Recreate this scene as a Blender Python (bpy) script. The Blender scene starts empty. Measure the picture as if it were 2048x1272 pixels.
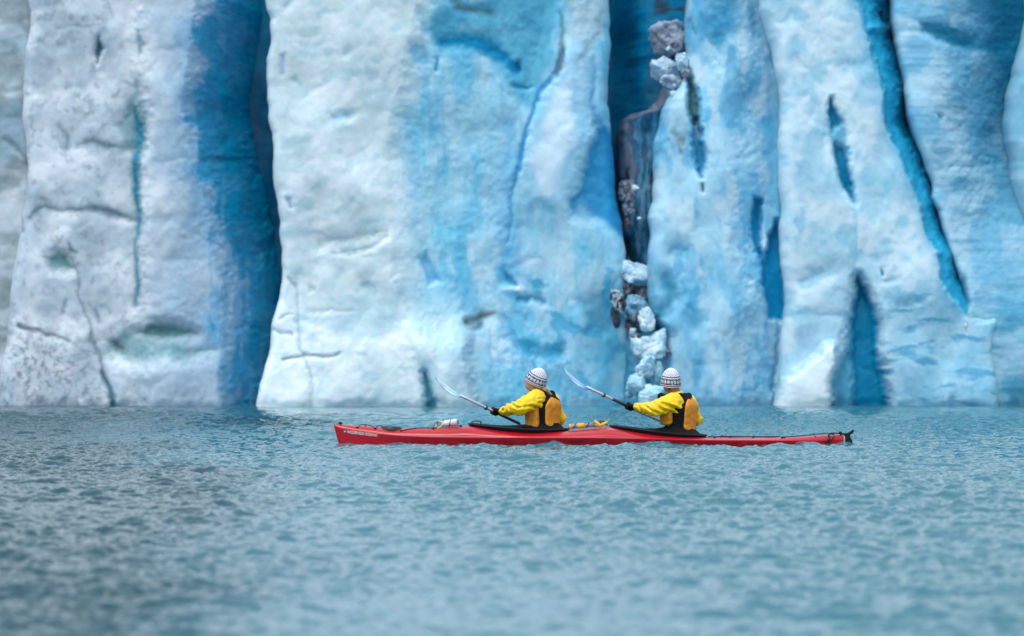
import bpy, math
import numpy as np
from mathutils import Vector
sc = bpy.context.scene
R = math.radians
# ---------------------------------------------------------------- camera, sky, sun
F, CAMZ, HY = 7200.0, 1.3, 656.0          # focal length in photo pixels, lens height, horizon row
cam_d = bpy.data.cameras.new('camera'); cam = bpy.data.objects.new('camera', cam_d)
sc.collection.objects.link(cam); sc.camera = cam
cam.location = (0, 0, CAMZ); cam.rotation_euler = (R(90) + math.atan(20 / F), 0, 0)
cam_d.sensor_width = 36; cam_d.lens = 36 * F / 2048
cam_d.clip_start = 0.5; cam_d.clip_end = 2000
cam_d.dof.use_dof = True; cam_d.dof.focus_distance = 39.8; cam_d.dof.aperture_fstop = 1.9
world = bpy.data.worlds.new("World"); sc.world = world; world.use_nodes = True
wn = world.node_tree; bg = wn.nodes['Background']
sky = wn.nodes.new('ShaderNodeTexSky'); sky.sky_type = 'NISHITA'; sky.sun_disc = False
SUN_EL, SUN_AZ = R(60), R(210)            # azimuth from +Y clockwise: behind the lens, a little to the left
sky.sun_elevation = SUN_EL; sky.sun_rotation = SUN_AZ
sky.air_density = 1.0; sky.dust_density = 5.0; sky.ozone_density = 1.0
# a broken overcast: soft cloud banks drawn over the clear sky by direction
wtc = wn.nodes.new('ShaderNodeTexCoord'); wmp = wn.nodes.new('ShaderNodeMapping'); wmp.inputs['Scale'].default_value = (1, 1, 2.6); wmp.inputs['Location'].default_value = (.7, .2, .4)
wno = wn.nodes.new('ShaderNodeTexNoise'); wno.inputs['Scale'].default_value = 2.2; wno.inputs['Detail'].default_value = 5
wrp = wn.nodes.new('ShaderNodeValToRGB'); wrp.color_ramp.elements[0].position = .36; wrp.color_ramp.elements[0].color = (2.8, 3.5, 4.1, 1); wrp.color_ramp.elements[1].position = .66; wrp.color_ramp.elements[1].color = (8.2, 9.2, 9.9, 1)
wmx = wn.nodes.new('ShaderNodeMix'); wmx.data_type = 'RGBA'; wmx.inputs[0].default_value = .72
wn.links.new(wtc.outputs['Generated'], wmp.inputs[0]); wn.links.new(wmp.outputs[0], wno.inputs['Vector']); wn.links.new(wno.outputs['Fac'], wrp.inputs[0])
wn.links.new(sky.outputs[0], wmx.inputs[6]); wn.links.new(wrp.outputs[0], wmx.inputs[7]); wn.links.new(wmx.outputs[2], bg.inputs[0]); bg.inputs[1].default_value = 0.12
sd = bpy.data.lights.new('sun', 'SUN'); sun = bpy.data.objects.new('sun', sd); sc.collection.objects.link(sun)
sd.energy = 1.0; sd.angle = R(30); sd.color = (1, 0.99, 0.97)
dirv = Vector((math.sin(SUN_AZ) * math.cos(SUN_EL), math.cos(SUN_AZ) * math.cos(SUN_EL), math.sin(SUN_EL)))
sun.rotation_euler = dirv.to_track_quat('Z', 'Y').to_euler()
sc.view_settings.view_transform = 'Standard'; sc.view_settings.look = 'None'
sc.view_settings.exposure = 0.72; sc.view_settings.gamma = 1.0
sc.render.engine = 'CYCLES'; sc.cycles.use_denoising = True
sc.cycles.max_bounces = 8; sc.cycles.diffuse_bounces = 5; sc.cycles.glossy_bounces = 3
sc.cycles.sample_clamp_indirect = 6

# ---------------------------------------------------------------- helpers
def P(px, py, d=0.0, Y0=40.0):
    Y = Y0 + d
    return np.array([(px - 1024) / F * Y, Y, CAMZ + (HY - py) / F * Y])
def sm(a, b, x):
    t = np.clip((x - a) / (b - a), 0, 1); return t * t * (3 - 2 * t)
_tab = {}
def tab2(seed):
    if seed not in _tab: _tab[seed] = np.random.default_rng(seed).random((256, 256)).astype(np.float32)
    return _tab[seed]
def vn(x, y, seed):
    T = tab2(seed); x = np.asarray(x, float); y = np.asarray(y, float)
    ix = np.floor(x).astype(int); iy = np.floor(y).astype(int); fx = x - ix; fy = y - iy
    fx = fx * fx * (3 - 2 * fx); fy = fy * fy * (3 - 2 * fy)
    i0, i1, j0, j1 = ix & 255, (ix + 1) & 255, iy & 255, (iy + 1) & 255
    return (T[i0, j0] * (1 - fx) + T[i1, j0] * fx) * (1 - fy) + (T[i0, j1] * (1 - fx) + T[i1, j1] * fx) * fy
def fbm(x, y, oc, seed, gain=0.5):
    s = 0; a = 1; tot = 0
    c, sn = 0.8, 0.6
    for o in range(oc):
        s = s + a * (vn(x + 17.3 * o, y + 9.1 * o, seed + o) - 0.5); tot += a
        x, y = (c * x - sn * y) * 2.03, (sn * x + c * y) * 2.03; a *= gain
    return s / tot * 2
def fbm_ax(x, y, oc, seed, gain=0.5):          # keeps its axes: for stretched grain
    s = 0; a = 1; tot = 0
    for o in range(oc):
        s = s + a * (vn(x + 17.3 * o, y + 9.1 * o, seed + o) - 0.5); tot += a
        x, y = x * 2.03, y * 2.03; a *= gain
    return s / tot * 2
_t3 = np.random.default_rng(5).random((64, 64, 64)).astype(np.float32)
def vn3(p):
    i = np.floor(p).astype(int); f = p - i; f = f * f * (3 - 2 * f); i &= 63; j = (i + 1) & 63
    def g(a, b, c): return _t3[a, b, c]
    x0, y0, z0 = i[..., 0], i[..., 1], i[..., 2]; x1, y1, z1 = j[..., 0], j[..., 1], j[..., 2]
    fx, fy, fz = f[..., 0], f[..., 1], f[..., 2]
    a = (g(x0, y0, z0) * (1 - fx) + g(x1, y0, z0) * fx) * (1 - fy) + (g(x0, y1, z0) * (1 - fx) + g(x1, y1, z0) * fx) * fy
    b = (g(x0, y0, z1) * (1 - fx) + g(x1, y0, z1) * fx) * (1 - fy) + (g(x0, y1, z1) * (1 - fx) + g(x1, y1, z1) * fx) * fy
    return (a * (1 - fz) + b * fz) * 2 - 1
def lin(c):
    c = np.array(c, float) / 255; return np.where(c <= .04045, c / 12.92, ((c + .055) / 1.055) ** 2.4)
ILL = 1.0
def ice(r, g, b): return np.clip(lin((r, g, b)) / ILL, 0.0, 0.93)
def interp(pts, y):
    a = np.array(pts, float); o = np.argsort(a[:, 1]); return np.interp(y, a[o, 1], a[o, 0])
def polyline(x, y, pts):
    """distance to the polyline minus its width, widths given per point"""
    best = np.full(x.shape, 1e9)
    p = [q if len(q) > 2 else (q[0], q[1], 2) for q in pts]
    if len(p) == 1: p = p * 2
    for a, b in zip(p[:-1], p[1:]):
        vx, vy = b[0] - a[0], b[1] - a[1]; L = vx * vx + vy * vy + 1e-9
        t = np.clip(((x - a[0]) * vx + (y - a[1]) * vy) / L, 0, 1)
        d = np.hypot(x - a[0] - t * vx, y - a[1] - t * vy) - (a[2] + t * (b[2] - a[2]))
        best = np.minimum(best, d)
    return best
def polygon(x, y, pts):
    """signed distance, negative inside"""
    d = np.full(x.shape, 1e9); ins = np.zeros(x.shape, bool); n = len(pts)
    for i in range(n):
        ax, ay = pts[i][:2]; bx, by = pts[(i + 1) % n][:2]
        vx, vy = bx - ax, by - ay
        t = np.clip(((x - ax) * vx + (y - ay) * vy) / (vx * vx + vy * vy + 1e-9), 0, 1)
        d = np.minimum(d, np.hypot(x - ax - t * vx, y - ay - t * vy))
        c = ((ay > y) != (by > y)) & (x < (bx - ax) * (y - ay) / (by - ay + 1e-12) + ax)
        ins ^= c
    return np.where(ins, -d, d)

def mesh_np(name, V, Fq, mat=None, parent=None, col=None, smooth=True, tris=None):
    me = bpy.data.meshes.new(name)
    V = np.asarray(V, np.float32); Fq = np.asarray(Fq, np.int32)
    nl = Fq.size; k = Fq.shape[1]
    me.vertices.add(len(V)); me.vertices.foreach_set('co', V.ravel())
    me.loops.add(nl); me.loops.foreach_set('vertex_index', Fq.ravel())
    me.polygons.add(len(Fq))
    me.polygons.foreach_set('loop_start', np.arange(0, nl, k, dtype=np.int32))
    me.polygons.foreach_set('loop_total', np.full(len(Fq), k, np.int32))
    me.polygons.foreach_set('use_smooth', np.full(len(Fq), smooth))
    me.update(calc_edges=True); me.validate()
    if col is not None:
        a = me.color_attributes.new('Col', 'FLOAT_COLOR', 'POINT')
        c = np.ones((len(V), 4), np.float32); c[:, :3] = col; a.data.foreach_set('color', c.ravel())
    if mat: me.materials.append(mat)
    o = bpy.data.objects.new(name, me); sc.collection.objects.link(o)
    if parent: o.parent = parent
    return o
def grid_faces(nr, nc, wrap=False, flip=False):
    i = np.arange(nr - 1)[:, None]; j = np.arange(nc if wrap else nc - 1)[None, :]
    a = i * nc + j; b = i * nc + (j + 1) % nc; c = (i + 1) * nc + (j + 1) % nc; d = (i + 1) * nc + j
    f = np.stack([a, b, c, d], -1).reshape(-1, 4)
    return f[:, ::-1] if flip else f
def tag(o, label=None, cat=None, group=None, kind=None):
    for k, v in (('label', label), ('category', cat), ('group', group), ('kind', kind)):
        if v: o[k] = v
    return o
def empty(name, loc):
    o = bpy.data.objects.new(name, None); sc.collection.objects.link(o); o.location = loc
    o.empty_display_size = 0.1
    return o
def into(root, *obs):
    """parent meshes built in world coordinates under an Empty (moves their points to the Empty's frame)"""
    for o in obs:
        off = np.array(root.location, np.float32); me = o.data
        a = np.empty(len(me.vertices) * 3, np.float32); me.vertices.foreach_get('co', a)
        a = a.reshape(-1, 3) - off; me.vertices.foreach_set('co', a.ravel()); me.update(); o.parent = root

# ---------------------------------------------------------------- materials
def mat(name, color, rough=0.5, **kw):
    m = bpy.data.materials.new(name); m.use_nodes = True; nt = m.node_tree; b = nt.nodes['Principled BSDF']
    b.inputs['Base Color'].default_value = (*color, 1); b.inputs['Roughness'].default_value = rough
    if 'metal' in kw: b.inputs['Metallic'].default_value = kw['metal']
    if 'coat' in kw: b.inputs['Coat Weight'].default_value = kw['coat']; b.inputs['Coat Roughness'].default_value = 0.15
    if 'sheen' in kw: b.inputs['Sheen Weight'].default_value = kw['sheen']
    if 'trans' in kw: b.inputs['Transmission Weight'].default_value = kw['trans']
    if 'sss' in kw: b.inputs['Subsurface Weight'].default_value = kw['sss']; b.inputs['Subsurface Scale'].default_value = kw.get('ssc', .02)
    if 'spec' in kw: b.inputs['Specular IOR Level'].default_value = kw['spec']
    var = kw.get('var', 0.12); sca = kw.get('scale', 25.)
    tc = nt.nodes.new('ShaderNodeTexCoord'); n = nt.nodes.new('ShaderNodeTexNoise')
    n.inputs['Scale'].default_value = sca; n.inputs['Detail'].default_value = 5
    nt.links.new(tc.outputs['Object'], n.inputs['Vector'])
    src = None
    if kw.get('attr'):
        at = nt.nodes.new('ShaderNodeAttribute'); at.attribute_name = 'Col'; src = at.outputs['Color']
    mr = nt.nodes.new('ShaderNodeMapRange'); mr.inputs[1].default_value = .3; mr.inputs[2].default_value = .7
    mr.inputs[3].default_value = 1 - var; mr.inputs[4].default_value = 1 + var
    nt.links.new(n.outputs['Fac'], mr.inputs[0])
    mx = nt.nodes.new('ShaderNodeMix'); mx.data_type = 'RGBA'; mx.blend_type = 'MULTIPLY'; mx.inputs[0].default_value = 1
    if src: nt.links.new(src, mx.inputs[6])
    else: mx.inputs[6].default_value = (*color, 1)
    nt.links.new(mr.outputs[0], mx.inputs[7]); nt.links.new(mx.outputs[2], b.inputs['Base Color'])
    if kw.get('bump', 0):
        n2 = nt.nodes.new('ShaderNodeTexNoise'); n2.inputs['Scale'].default_value = kw.get('bscale', 120.); n2.inputs['Detail'].default_value = 4
        nt.links.new(tc.outputs['Object'], n2.inputs['Vector'])
        bp = nt.nodes.new('ShaderNodeBump'); bp.inputs['Strength'].default_value = kw['bump']; bp.inputs['Distance'].default_value = kw.get('bdist', .005)
        nt.links.new(n2.outputs['Fac'], bp.inputs['Height']); nt.links.new(bp.outputs[0], b.inputs['Normal'])
    return m
def ice_material(name, grain=(1, 1, 1), amt=1.0):
    m = bpy.data.materials.new(name); m.use_nodes = True; nt = m.node_tree; N = nt.nodes; L = nt.links
    b = N['Principled BSDF']
    at = N.new('ShaderNodeAttribute'); at.attribute_name = 'Col'
    tc = N.new('ShaderNodeTexCoord'); mp = N.new('ShaderNodeMapping'); mp.inputs['Scale'].default_value = grain
    L.new(tc.outputs['Object'], mp.inputs['Vector'])
    n1 = N.new('ShaderNodeTexNoise'); n1.inputs['Scale'].default_value = 2.6; n1.inputs['Detail'].default_value = 9; n1.inputs['Roughness'].default_value = .62
    n2 = N.new('ShaderNodeTexNoise'); n2.inputs['Scale'].default_value = 11; n2.inputs['Detail'].default_value = 7; n2.inputs['Roughness'].default_value = .65
    L.new(mp.outputs[0], n1.inputs['Vector']); L.new(mp.outputs[0], n2.inputs['Vector'])
    r1 = N.new('ShaderNodeMapRange'); r1.inputs[1].default_value = .3; r1.inputs[2].default_value = .7; r1.inputs[3].default_value = 1 - .12 * amt; r1.inputs[4].default_value = 1 + .12 * amt
    r2 = N.new('ShaderNodeMapRange'); r2.inputs[1].default_value = .3; r2.inputs[2].default_value = .7; r2.inputs[3].default_value = 1 - .09 * amt; r2.inputs[4].default_value = 1 + .09 * amt
    L.new(n1.outputs['Fac'], r1.inputs[0]); L.new(n2.outputs['Fac'], r2.inputs[0])
    # cloudy ice is whiter, clear ice bluer: raise the colour to a noisy power instead of only scaling it
    ml = N.new('ShaderNodeMath'); ml.operation = 'MULTIPLY'; L.new(r1.outputs[0], ml.inputs[0]); L.new(r2.outputs[0], ml.inputs[1])
    g = N.new('ShaderNodeGamma'); L.new(at.outputs['Color'], g.inputs[0]); 
    iv = N.new('ShaderNodeMath'); iv.operation = 'DIVIDE'; iv.inputs[0].default_value = 1; L.new(ml.outputs[0], iv.inputs[1]); L.new(iv.outputs[0], g.inputs[1])
    L.new(g.outputs[0], b.inputs['Base Color'])
    b.inputs['Subsurface Weight'].default_value = .55; b.inputs['Subsurface Radius'].default_value = (.12, .5, .9); b.inputs['Subsurface Scale'].default_value = .35
    b.inputs['Roughness'].default_value = .36; b.inputs['IOR'].default_value = 1.31; b.inputs['Specular IOR Level'].default_value = .4
    bp = N.new('ShaderNodeBump'); bp.inputs['Strength'].default_value = .12; bp.inputs['Distance'].default_value = .05
    L.new(n1.outputs['Fac'], bp.inputs['Height'])
    bp2 = N.new('ShaderNodeBump'); bp2.inputs['Strength'].default_value = .18; bp2.inputs['Distance'].default_value = .02
    L.new(n2.outputs['Fac'], bp2.inputs['Height']); L.new(bp.outputs[0], bp2.inputs['Normal']); L.new(bp2.outputs[0], b.inputs['Normal'])
    return m
M_ice = ice_material('weathered_ice', (1, 1, .8))
M_streak = ice_material('banded_ice', (.6, 1, 1.7))
M_block = ice_material('block_ice', (1.5, 1.5, 1.5), .7)

# ---------------------------------------------------------------- the ice front
rows = np.concatenate([np.arange(836, -12, -2.0), -12 - np.cumsum(np.linspace(3, 20, 26))])
def ice_column(name, Lp, Rp, base, feats=(), Y0=60.0, er=(25, 25), side=(4, 4), prof=None, step=2.0, material=None,
               seed=1, rough=1.0, warp=1.0, band=0.0, colour=None):
    """A buttress of the ice front. Left and right outlines are polylines; the face is displaced, notched and
    coloured by its cracks and seams; both flanks and the top run back into the glacier."""
    Lx = interp(Lp, rows); Rx = interp(Rp, rows)
    n = int(max(20, (Rx - Lx).max() / step)); u = np.linspace(0, 1, n)
    X = Lx[:, None] + (Rx - Lx)[:, None] * u[None]; Yp = np.repeat(rows[:, None], n, 1)
    # wobble the outline a little so that it is scalloped
    wob = 5 * fbm(Yp / 46, 0 * Yp + seed, 3, 90 + seed); X0 = X.copy()
    edge = np.minimum(1, np.minimum(u, 1 - u) * 12)
    X = X + wob * (1 - edge[None])
    wx = X + warp * (9 * fbm(X / 55, Yp / 55, 4, 11) + 2.5 * fbm(X / 9, Yp / 9, 2, 21))
    wy = Yp + warp * (9 * fbm(X / 55 + 40, Yp / 55, 4, 12) + 2.5 * fbm(X / 9, Yp / 9 + 50, 2, 22))
    col = np.zeros(X.shape + (3,)) + np.array(base)
    if colour is not None: col = colour(wx, wy, X, Yp)
    D = np.zeros(X.shape)
    dl = X - X[:, :1]; dr = X[:, -1:] - X
    for d_, e in ((dl, er[0]), (dr, er[1])):
        t = np.clip(1 - d_ / e, 0, 1); D += (1 - np.sqrt(np.clip(1 - t * t, 0, 1))) * e / 120 * 1.6
    if prof is not None: D += prof(wx, wy)
    D += rough * (0.26 * fbm(X / 190, Yp / 300, 3, 31 + seed) + 0.028 * fbm(X / 50, Yp / 90, 4, 41 + seed) + 0.006 * fbm(X / 12, Yp / 14, 3, 51))
    # cusps melted into the face
    c = np.abs(fbm(X / 70, Yp / 70, 3, 61 + seed)); D += rough * 0.016 * (0.35 - np.minimum(c, .35)) / .35
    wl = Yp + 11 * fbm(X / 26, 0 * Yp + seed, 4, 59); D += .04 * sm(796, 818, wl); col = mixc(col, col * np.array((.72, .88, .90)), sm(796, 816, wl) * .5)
    if band: D += band * (fbm_ax(X / 150, Yp / 9, 4, 71 + seed) + .6 * fbm_ax(X / 60, Yp / 22, 3, 75))
    for f in feats:
        k, pts = f[0], f[1]; soft = f[2]; cc = f[3]; dep = f[4] if len(f) > 4 else 0; al = f[5] if len(f) > 5 else 1.0
        d = polyline(wx, wy, pts) if k == 'l' else polygon(wx, wy, pts)
        m = sm(soft, -soft, d)
        if cc is not None: col = col * (1 - (m * al)[..., None]) + np.array(cc) * (m * al)[..., None]
        if dep: D += dep * (.8 if abs(dep) > .27 else .5) * sm(max(soft, 3) * 2.2, -max(soft, 3) * 1.6, d)
    Y = Y0 + D
    wxw = (X - 1024) / F * 60 ; z = CAMZ + (HY - Yp) / F * 60
    # top leans back above the picture
    top = np.clip((z - 7.6) / 2.2, 0, 1); Y = Y + top ** 2 * 3.0
    Pts = np.stack([wxw, Y, z], -1)
    # flanks running back
    ns = 14; s = np.linspace(0, 1, ns + 1)[1:]
    def flank(c0, dist, sign):
        q = np.repeat(c0[:, None, :], ns, 1); q[:, :, 1] += s[None] * dist
        nz = fbm(s[None] * 6 + 0 * rows[:, None], rows[:, None] / 80 + 0 * s[None], 3, 81 + seed)
        q[:, :, 0] += sign * (0.10 * nz * s[None] + .15 * s[None]); return q
    A = flank(Pts[:, 0], side[0], 1)[:, ::-1]; B = flank(Pts[:, -1], side[1], -1)
    cA = np.repeat(col[:, :1], ns, 1); cB = np.repeat(col[:, -1:], ns, 1)
    Pts = np.concatenate([A, Pts, B], 1); col = np.concatenate([cA, col, cB], 1)
    # cap: fold the last row backwards
    cap = []; 
    for t in (1.0, 2.5, 5.0):
        r = Pts[-1:].copy(); r[:, :, 1] += t * (1 - .0); r[:, :, 2] += .25 * t + .3 * fbm(r[:, :, 0] * .8, 0 * r[:, :, 0] + t, 3, 88); cap.append(r)
    Pts = np.concatenate([Pts] + cap, 0); col = np.concatenate([col] + [col[-1:]] * 3, 0)
    nr, nc = Pts.shape[:2]
    return mesh_np(name, Pts.reshape(-1, 3), grid_faces(nr, nc), material or M_ice, col=np.clip(col.reshape(-1, 3), 0, .93))
def mixc(a, b, t): return a * (1 - t[..., None]) + b * t[..., None]
A_ = lambda *c: np.array(ice(*c))

GREY, WHITE, PALE, SKYB, MID, DEEP, DARK = A_(176, 190, 200), A_(206, 222, 230), A_(160, 204, 226), A_(118, 184, 218), A_(52, 150, 196), A_(0, 112, 168), A_(0, 84, 122)
# --- leftmost sliver
L1 = [(50, -900), (50, 0), (55, 20), (54, 50), (43, 90), (40, 140), (39, 250), (45, 330), (44, 400), (37, 430), (28, 500), (20, 570), (7, 680), (-2, 740), (-12, 836)]
def c_p0(wx, wy, X, Y):
    n = fbm(wx / 60, wy / 30, 4, 3); c = mixc(A_(150, 166, 174), A_(186, 200, 210), sm(-.3, .3, n)); return mixc(c, A_(140, 178, 200), sm(.1, .6, fbm(wx / 90, wy / 70, 3, 8)) * .6)
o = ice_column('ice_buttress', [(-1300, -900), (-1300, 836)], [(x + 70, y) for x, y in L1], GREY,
    [('l', [(0, 270, 3), (18, 285, 3), (42, 330, 4)], 5, A_(120, 150, 165), .08), ('l', [(52, 0, 5), (50, 60, 8), (40, 140, 5), (40, 420, 4)], 12, A_(120, 138, 148), .1, .7)],  # second stroke paints the shadow along the neighbouring buttress edge
    Y0=60.9, er=(60, 40), seed=2, colour=c_p0, step=4)
tag(o, 'grey ice buttress at the far left edge, set back behind the pitted dirty white one', 'ice buttress', 'ice buttresses of the glacier front')

# --- left pillar with pits, its right flank running back into the deep blue cleft
xb = [(425, -900), (425, 0), (412, 60), (395, 100), (394, 140), (382, 185), (374, 235), (398, 262), (405, 300), (398, 340), (400, 400), (425, 450), (440, 500), (465, 560), (458, 620), (442, 655), (452, 700), (446, 836)]
def c_p1(wx, wy, X, Y):
    n = fbm(wx / 70, wy / 80, 4, 5)
    c = mixc(A_(180, 196, 209), A_(208, 219, 229), sm(-.25, .25, fbm(wx / 60, wy / 66, 6, 6)))
    c = mixc(c, A_(166, 192, 212), sm(285, 380, wx + 60 * n) * .9)
    sp = fbm(wx / 7, wy / 7, 3, 15)                                     # grit frozen into the lower left
    c = mixc(c, A_(134, 148, 164), sm(-.1, .6, sp) * sm(560, 720, wy - .3 * wx) * sm(260, 180, wx) * .8)
    c = mixc(c, A_(135, 150, 162), sm(.2, .6, fbm(wx / 13, wy / 16, 3, 18)) * .45 * sm(330, 200, wx))
    b = interp(xb, wy) + 58 * fbm(wx / 46, wy / 66, 5, 25) + 16 * fbm(wx / 12, wy / 30, 3, 35)
    t1 = sm(-60, 0, wx - b); c = mixc(c, A_(126, 172, 206), t1 * .8)
    c = mixc(c, A_(44, 150, 194), sm(-8, 14, wx - b) * .95)
    b2 = b + 46 + 60 * fbm(wx / 30, wy / 45, 3, 45)
    c = mixc(c, A_(0, 154, 194), sm(-20, 25, wx - b2))
    c = mixc(c, A_(0, 132, 168), sm(490, 560, wx) * .8)
    # hanging streaks of cloudy ice in the flank
    s = fbm_ax(wx / 9, wy / 75, 4, 55); c = mixc(c, A_(110, 168, 204), sm(.05, .35, s) * sm(300, 480, wy) * sm(395, 440, wx) * sm(540, 470, wx) * .75)
    c = mixc(c, A_(36, 128, 172), sm(.05, .5, fbm_ax(wx / 16, wy / 90, 3, 57)) * sm(420, 470, wx) * .5)
    return c
def d_p1(x, y):
    b = interp([(400, -900), (385, 0), (360, 220), (400, 400), (430, 560), (432, 836)], y); t = np.clip((x - b) / 150, 0, 1.4)
    d = 3.3 * t ** 1.5
    d += .5 * sm(330, 230, x) * 0
    return d - .22 * sm(250, 310, x) * sm(430, 330, x)
feats1 = [
 ('p', [(0, 836), (-20, 740), (40, 655), (100, 668), (180, 662), (200, 720), (232, 836)], 10, None, -.28),
 ('p', [(222, 836), (212, 745), (300, 722), (430, 702), (448, 836)], 12, A_(172, 194, 210), -.28, .6),
 ('p', [(269, 166), (292, 215), (286, 300), (258, 298), (230, 250), (248, 220)], 6, A_(124, 158, 170), .16, .85),
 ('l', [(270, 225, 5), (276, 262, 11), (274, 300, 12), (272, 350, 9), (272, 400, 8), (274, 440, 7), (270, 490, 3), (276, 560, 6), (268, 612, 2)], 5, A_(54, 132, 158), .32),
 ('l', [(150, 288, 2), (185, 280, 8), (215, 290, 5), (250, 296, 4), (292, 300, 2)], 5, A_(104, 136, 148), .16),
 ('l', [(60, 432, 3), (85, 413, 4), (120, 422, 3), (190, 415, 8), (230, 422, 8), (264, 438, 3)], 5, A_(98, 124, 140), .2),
 ('l', [(264, 432, 3), (300, 434, 2), (340, 436, 3)], 6, A_(130, 160, 178), .08, .7),
 ('p', [(197, 76), (209, 96), (200, 108), (193, 126), (189, 110)], 3, A_(62, 112, 130), .22),
 ('l', [(280, 58, 3), (282, 80, 5), (280, 104, 3)], 4, A_(122, 160, 176), .14),
 ('l', [(108, 50, 1), (140, 48, 2), (200, 52, 2)], 3, A_(140, 156, 168), .05, .7),
 ('l', [(116, 256, 4), (132, 274, 6), (128, 294, 5)], 5, A_(122, 146, 160), .12),
 ('p', [(98, 512), (118, 496), (138, 508), (145, 538), (120, 536), (98, 530)], 6, A_(88, 134, 142), .34),
 ('l', [(142, 487, 2), (147, 500, 4), (158, 505, 2)], 3, A_(104, 130, 142), .08),
 ('l', [(36, 425, 2), (46, 460, 3)], 4, A_(110, 130, 146), .1), 
 ('l', [(146, 515, 1), (160, 590, 1.5), (180, 650, 2), (188, 695, 3), (200, 720, 3), (206, 752, 4), (225, 790, 5), (238, 836, 9)], 3, A_(112, 136, 150), .14, .9),
 ('l', [(203, 742, 2), (222, 790, 4), (236, 836, 8)], 4, A_(50, 104, 120), .2),
 ('l', [(38, 655, 4), (58, 660, 4), (100, 668, 2), (140, 681, 1.5)], 3, A_(88, 104, 122), .1),
 ('p', [(268, 668), (300, 650), (335, 645), (365, 652), (392, 670), (340, 678), (300, 676)], 6, A_(96, 140, 148), .36),
 ('p', [(212, 712), (214, 684), (246, 662), (300, 678), (350, 686), (425, 702), (372, 718), (300, 724), (255, 722)], 8, A_(116, 158, 170), .32, .9),
 ('l', [(228, 692, 8), (244, 700, 7)], 6, A_(80, 100, 116), .1),
 ('l', [(190, 620, 3), (196, 640, 3)], 4, A_(120, 145, 160), .06), ('l', [(135, 600, 2), (128, 622, 3)], 4, A_(120, 145, 160), .06),
 ('l', [(405, 312, 3), (440, 308, 4), (480, 306, 2)], 5, A_(0, 92, 134), .25, .8),
 ('l', [(330, 520, 3), (380, 518, 3), (400, 520, 2)], 5, A_(150, 178, 200), .1, .7)]
feats1 = [(f[0], f[1], f[2] * 1.7, f[3], f[4] * (.36 if f[0] == 'l' else .75)) + f[5:] if len(f) > 4 else f for f in feats1]  # cuts kept shallow; crack colours carry dirty, blue ice plus painted shade
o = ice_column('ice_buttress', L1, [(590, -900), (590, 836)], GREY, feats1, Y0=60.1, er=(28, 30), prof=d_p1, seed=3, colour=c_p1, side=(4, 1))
tag(o, 'dirty white pitted ice buttress whose right flank turns deep blue in the cleft', 'ice buttress', 'ice buttresses of the glacier front')

# --- central pillar
L2 = [(528, -900), (529, -200), (531, 0), (533, 20), (541, 40), (540, 90), (534, 120), (534, 170), (535, 245), (544, 268), (548, 300), (549, 330), (549, 355), (555, 400), (562, 450), (563, 540), (559, 600), (546, 650), (536, 712), (526, 760), (516, 814), (514, 836)]
R2 = [(1222, -900), (1222, 0), (1224, 90), (1218, 200), (1225, 270), (1236, 340), (1238, 400), (1252, 460), (1254, 520), (1256, 570), (1262, 620), (1276, 700), (1286, 760), (1288, 836)]
xr = [(845, -900), (835, 0), (812, 90), (795, 180), (772, 250), (775, 330), (778, 400), (782, 470), (785, 560), (800, 640), (850, 690), (885, 740), (905, 836)]
def c_p2(wx, wy, X, Y):
    n = fbm(wx / 60, wy / 60, 4, 7); r = interp(xr, wy) + 12 * n
    c = mixc(A_(198, 217, 224), A_(214, 228, 236), sm(-.3, .3, n))
    c = mixc(c, A_(176, 208, 220), sm(.05, .35, fbm(wx / 40 + wy / 60, wy / 26, 5, 17)) * .6)
    c = mixc(c, A_(226, 236, 242), sm(.05, .35, fbm(wx / 50, wy / 40, 5, 19)) * .6 * sm(300, 620, wy))
    blue = mixc(A_(162, 210, 230), A_(118, 196, 226), sm(-.3, .35, fbm(wx / 42, wy / 130, 5, 27)))
    blue = mixc(blue, A_(190, 220, 234), sm(.0, .45, fbm_ax(wx / 22, wy / 130, 5, 37)) * .6)
    blue = mixc(blue, A_(92, 180, 220), sm(.08, .5, fbm_ax(wx / 34, wy / 150, 4, 38)) * .5 * sm(1200, 950, wx))
    blue = mixc(blue, A_(196, 220, 234), sm(.05, .3, fbm(wx / 30, wy / 40, 5, 39)) * .6 * sm(420, 560, wy))
    blue = mixc(blue, A_(60, 160, 202), sm(.12, .45, fbm(wx / 36, wy / 30, 4, 47)) * sm(930, 1050, wx) * sm(420, 560, wy) * .8)
    c = mixc(c, blue, sm(-6, 70, wx - r))
    lo = sm(560, 660, wy) * sm(950, 925, wx + 10 * n - .12 * (wy - 700))     # pale apron low down
    c = mixc(c, A_(188, 214, 226), lo * sm(0, 40, wx - r) * .75)
    c = mixc(c, A_(80, 164, 200), sm(1040, 1180, wx + 60 * fbm(wx / 40, wy / 40, 4, 57)) * sm(560, 660, wy) * .55)
    return c
def d_p2(x, y):
    r = interp(xr, y); t = np.clip((x - r) / 260, 0, 1)
    d = .75 * t + .35 * sm(1120, 1240, x) * sm(500, 200, y)
    d -= .28 * sm(600, 700, y) * sm(950, 925, x - .12 * (y - 700)) * sm(760, 860, x)
    d -= .35 * sm(560, 836, y) * sm(900, 600, x)
    return d
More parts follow.
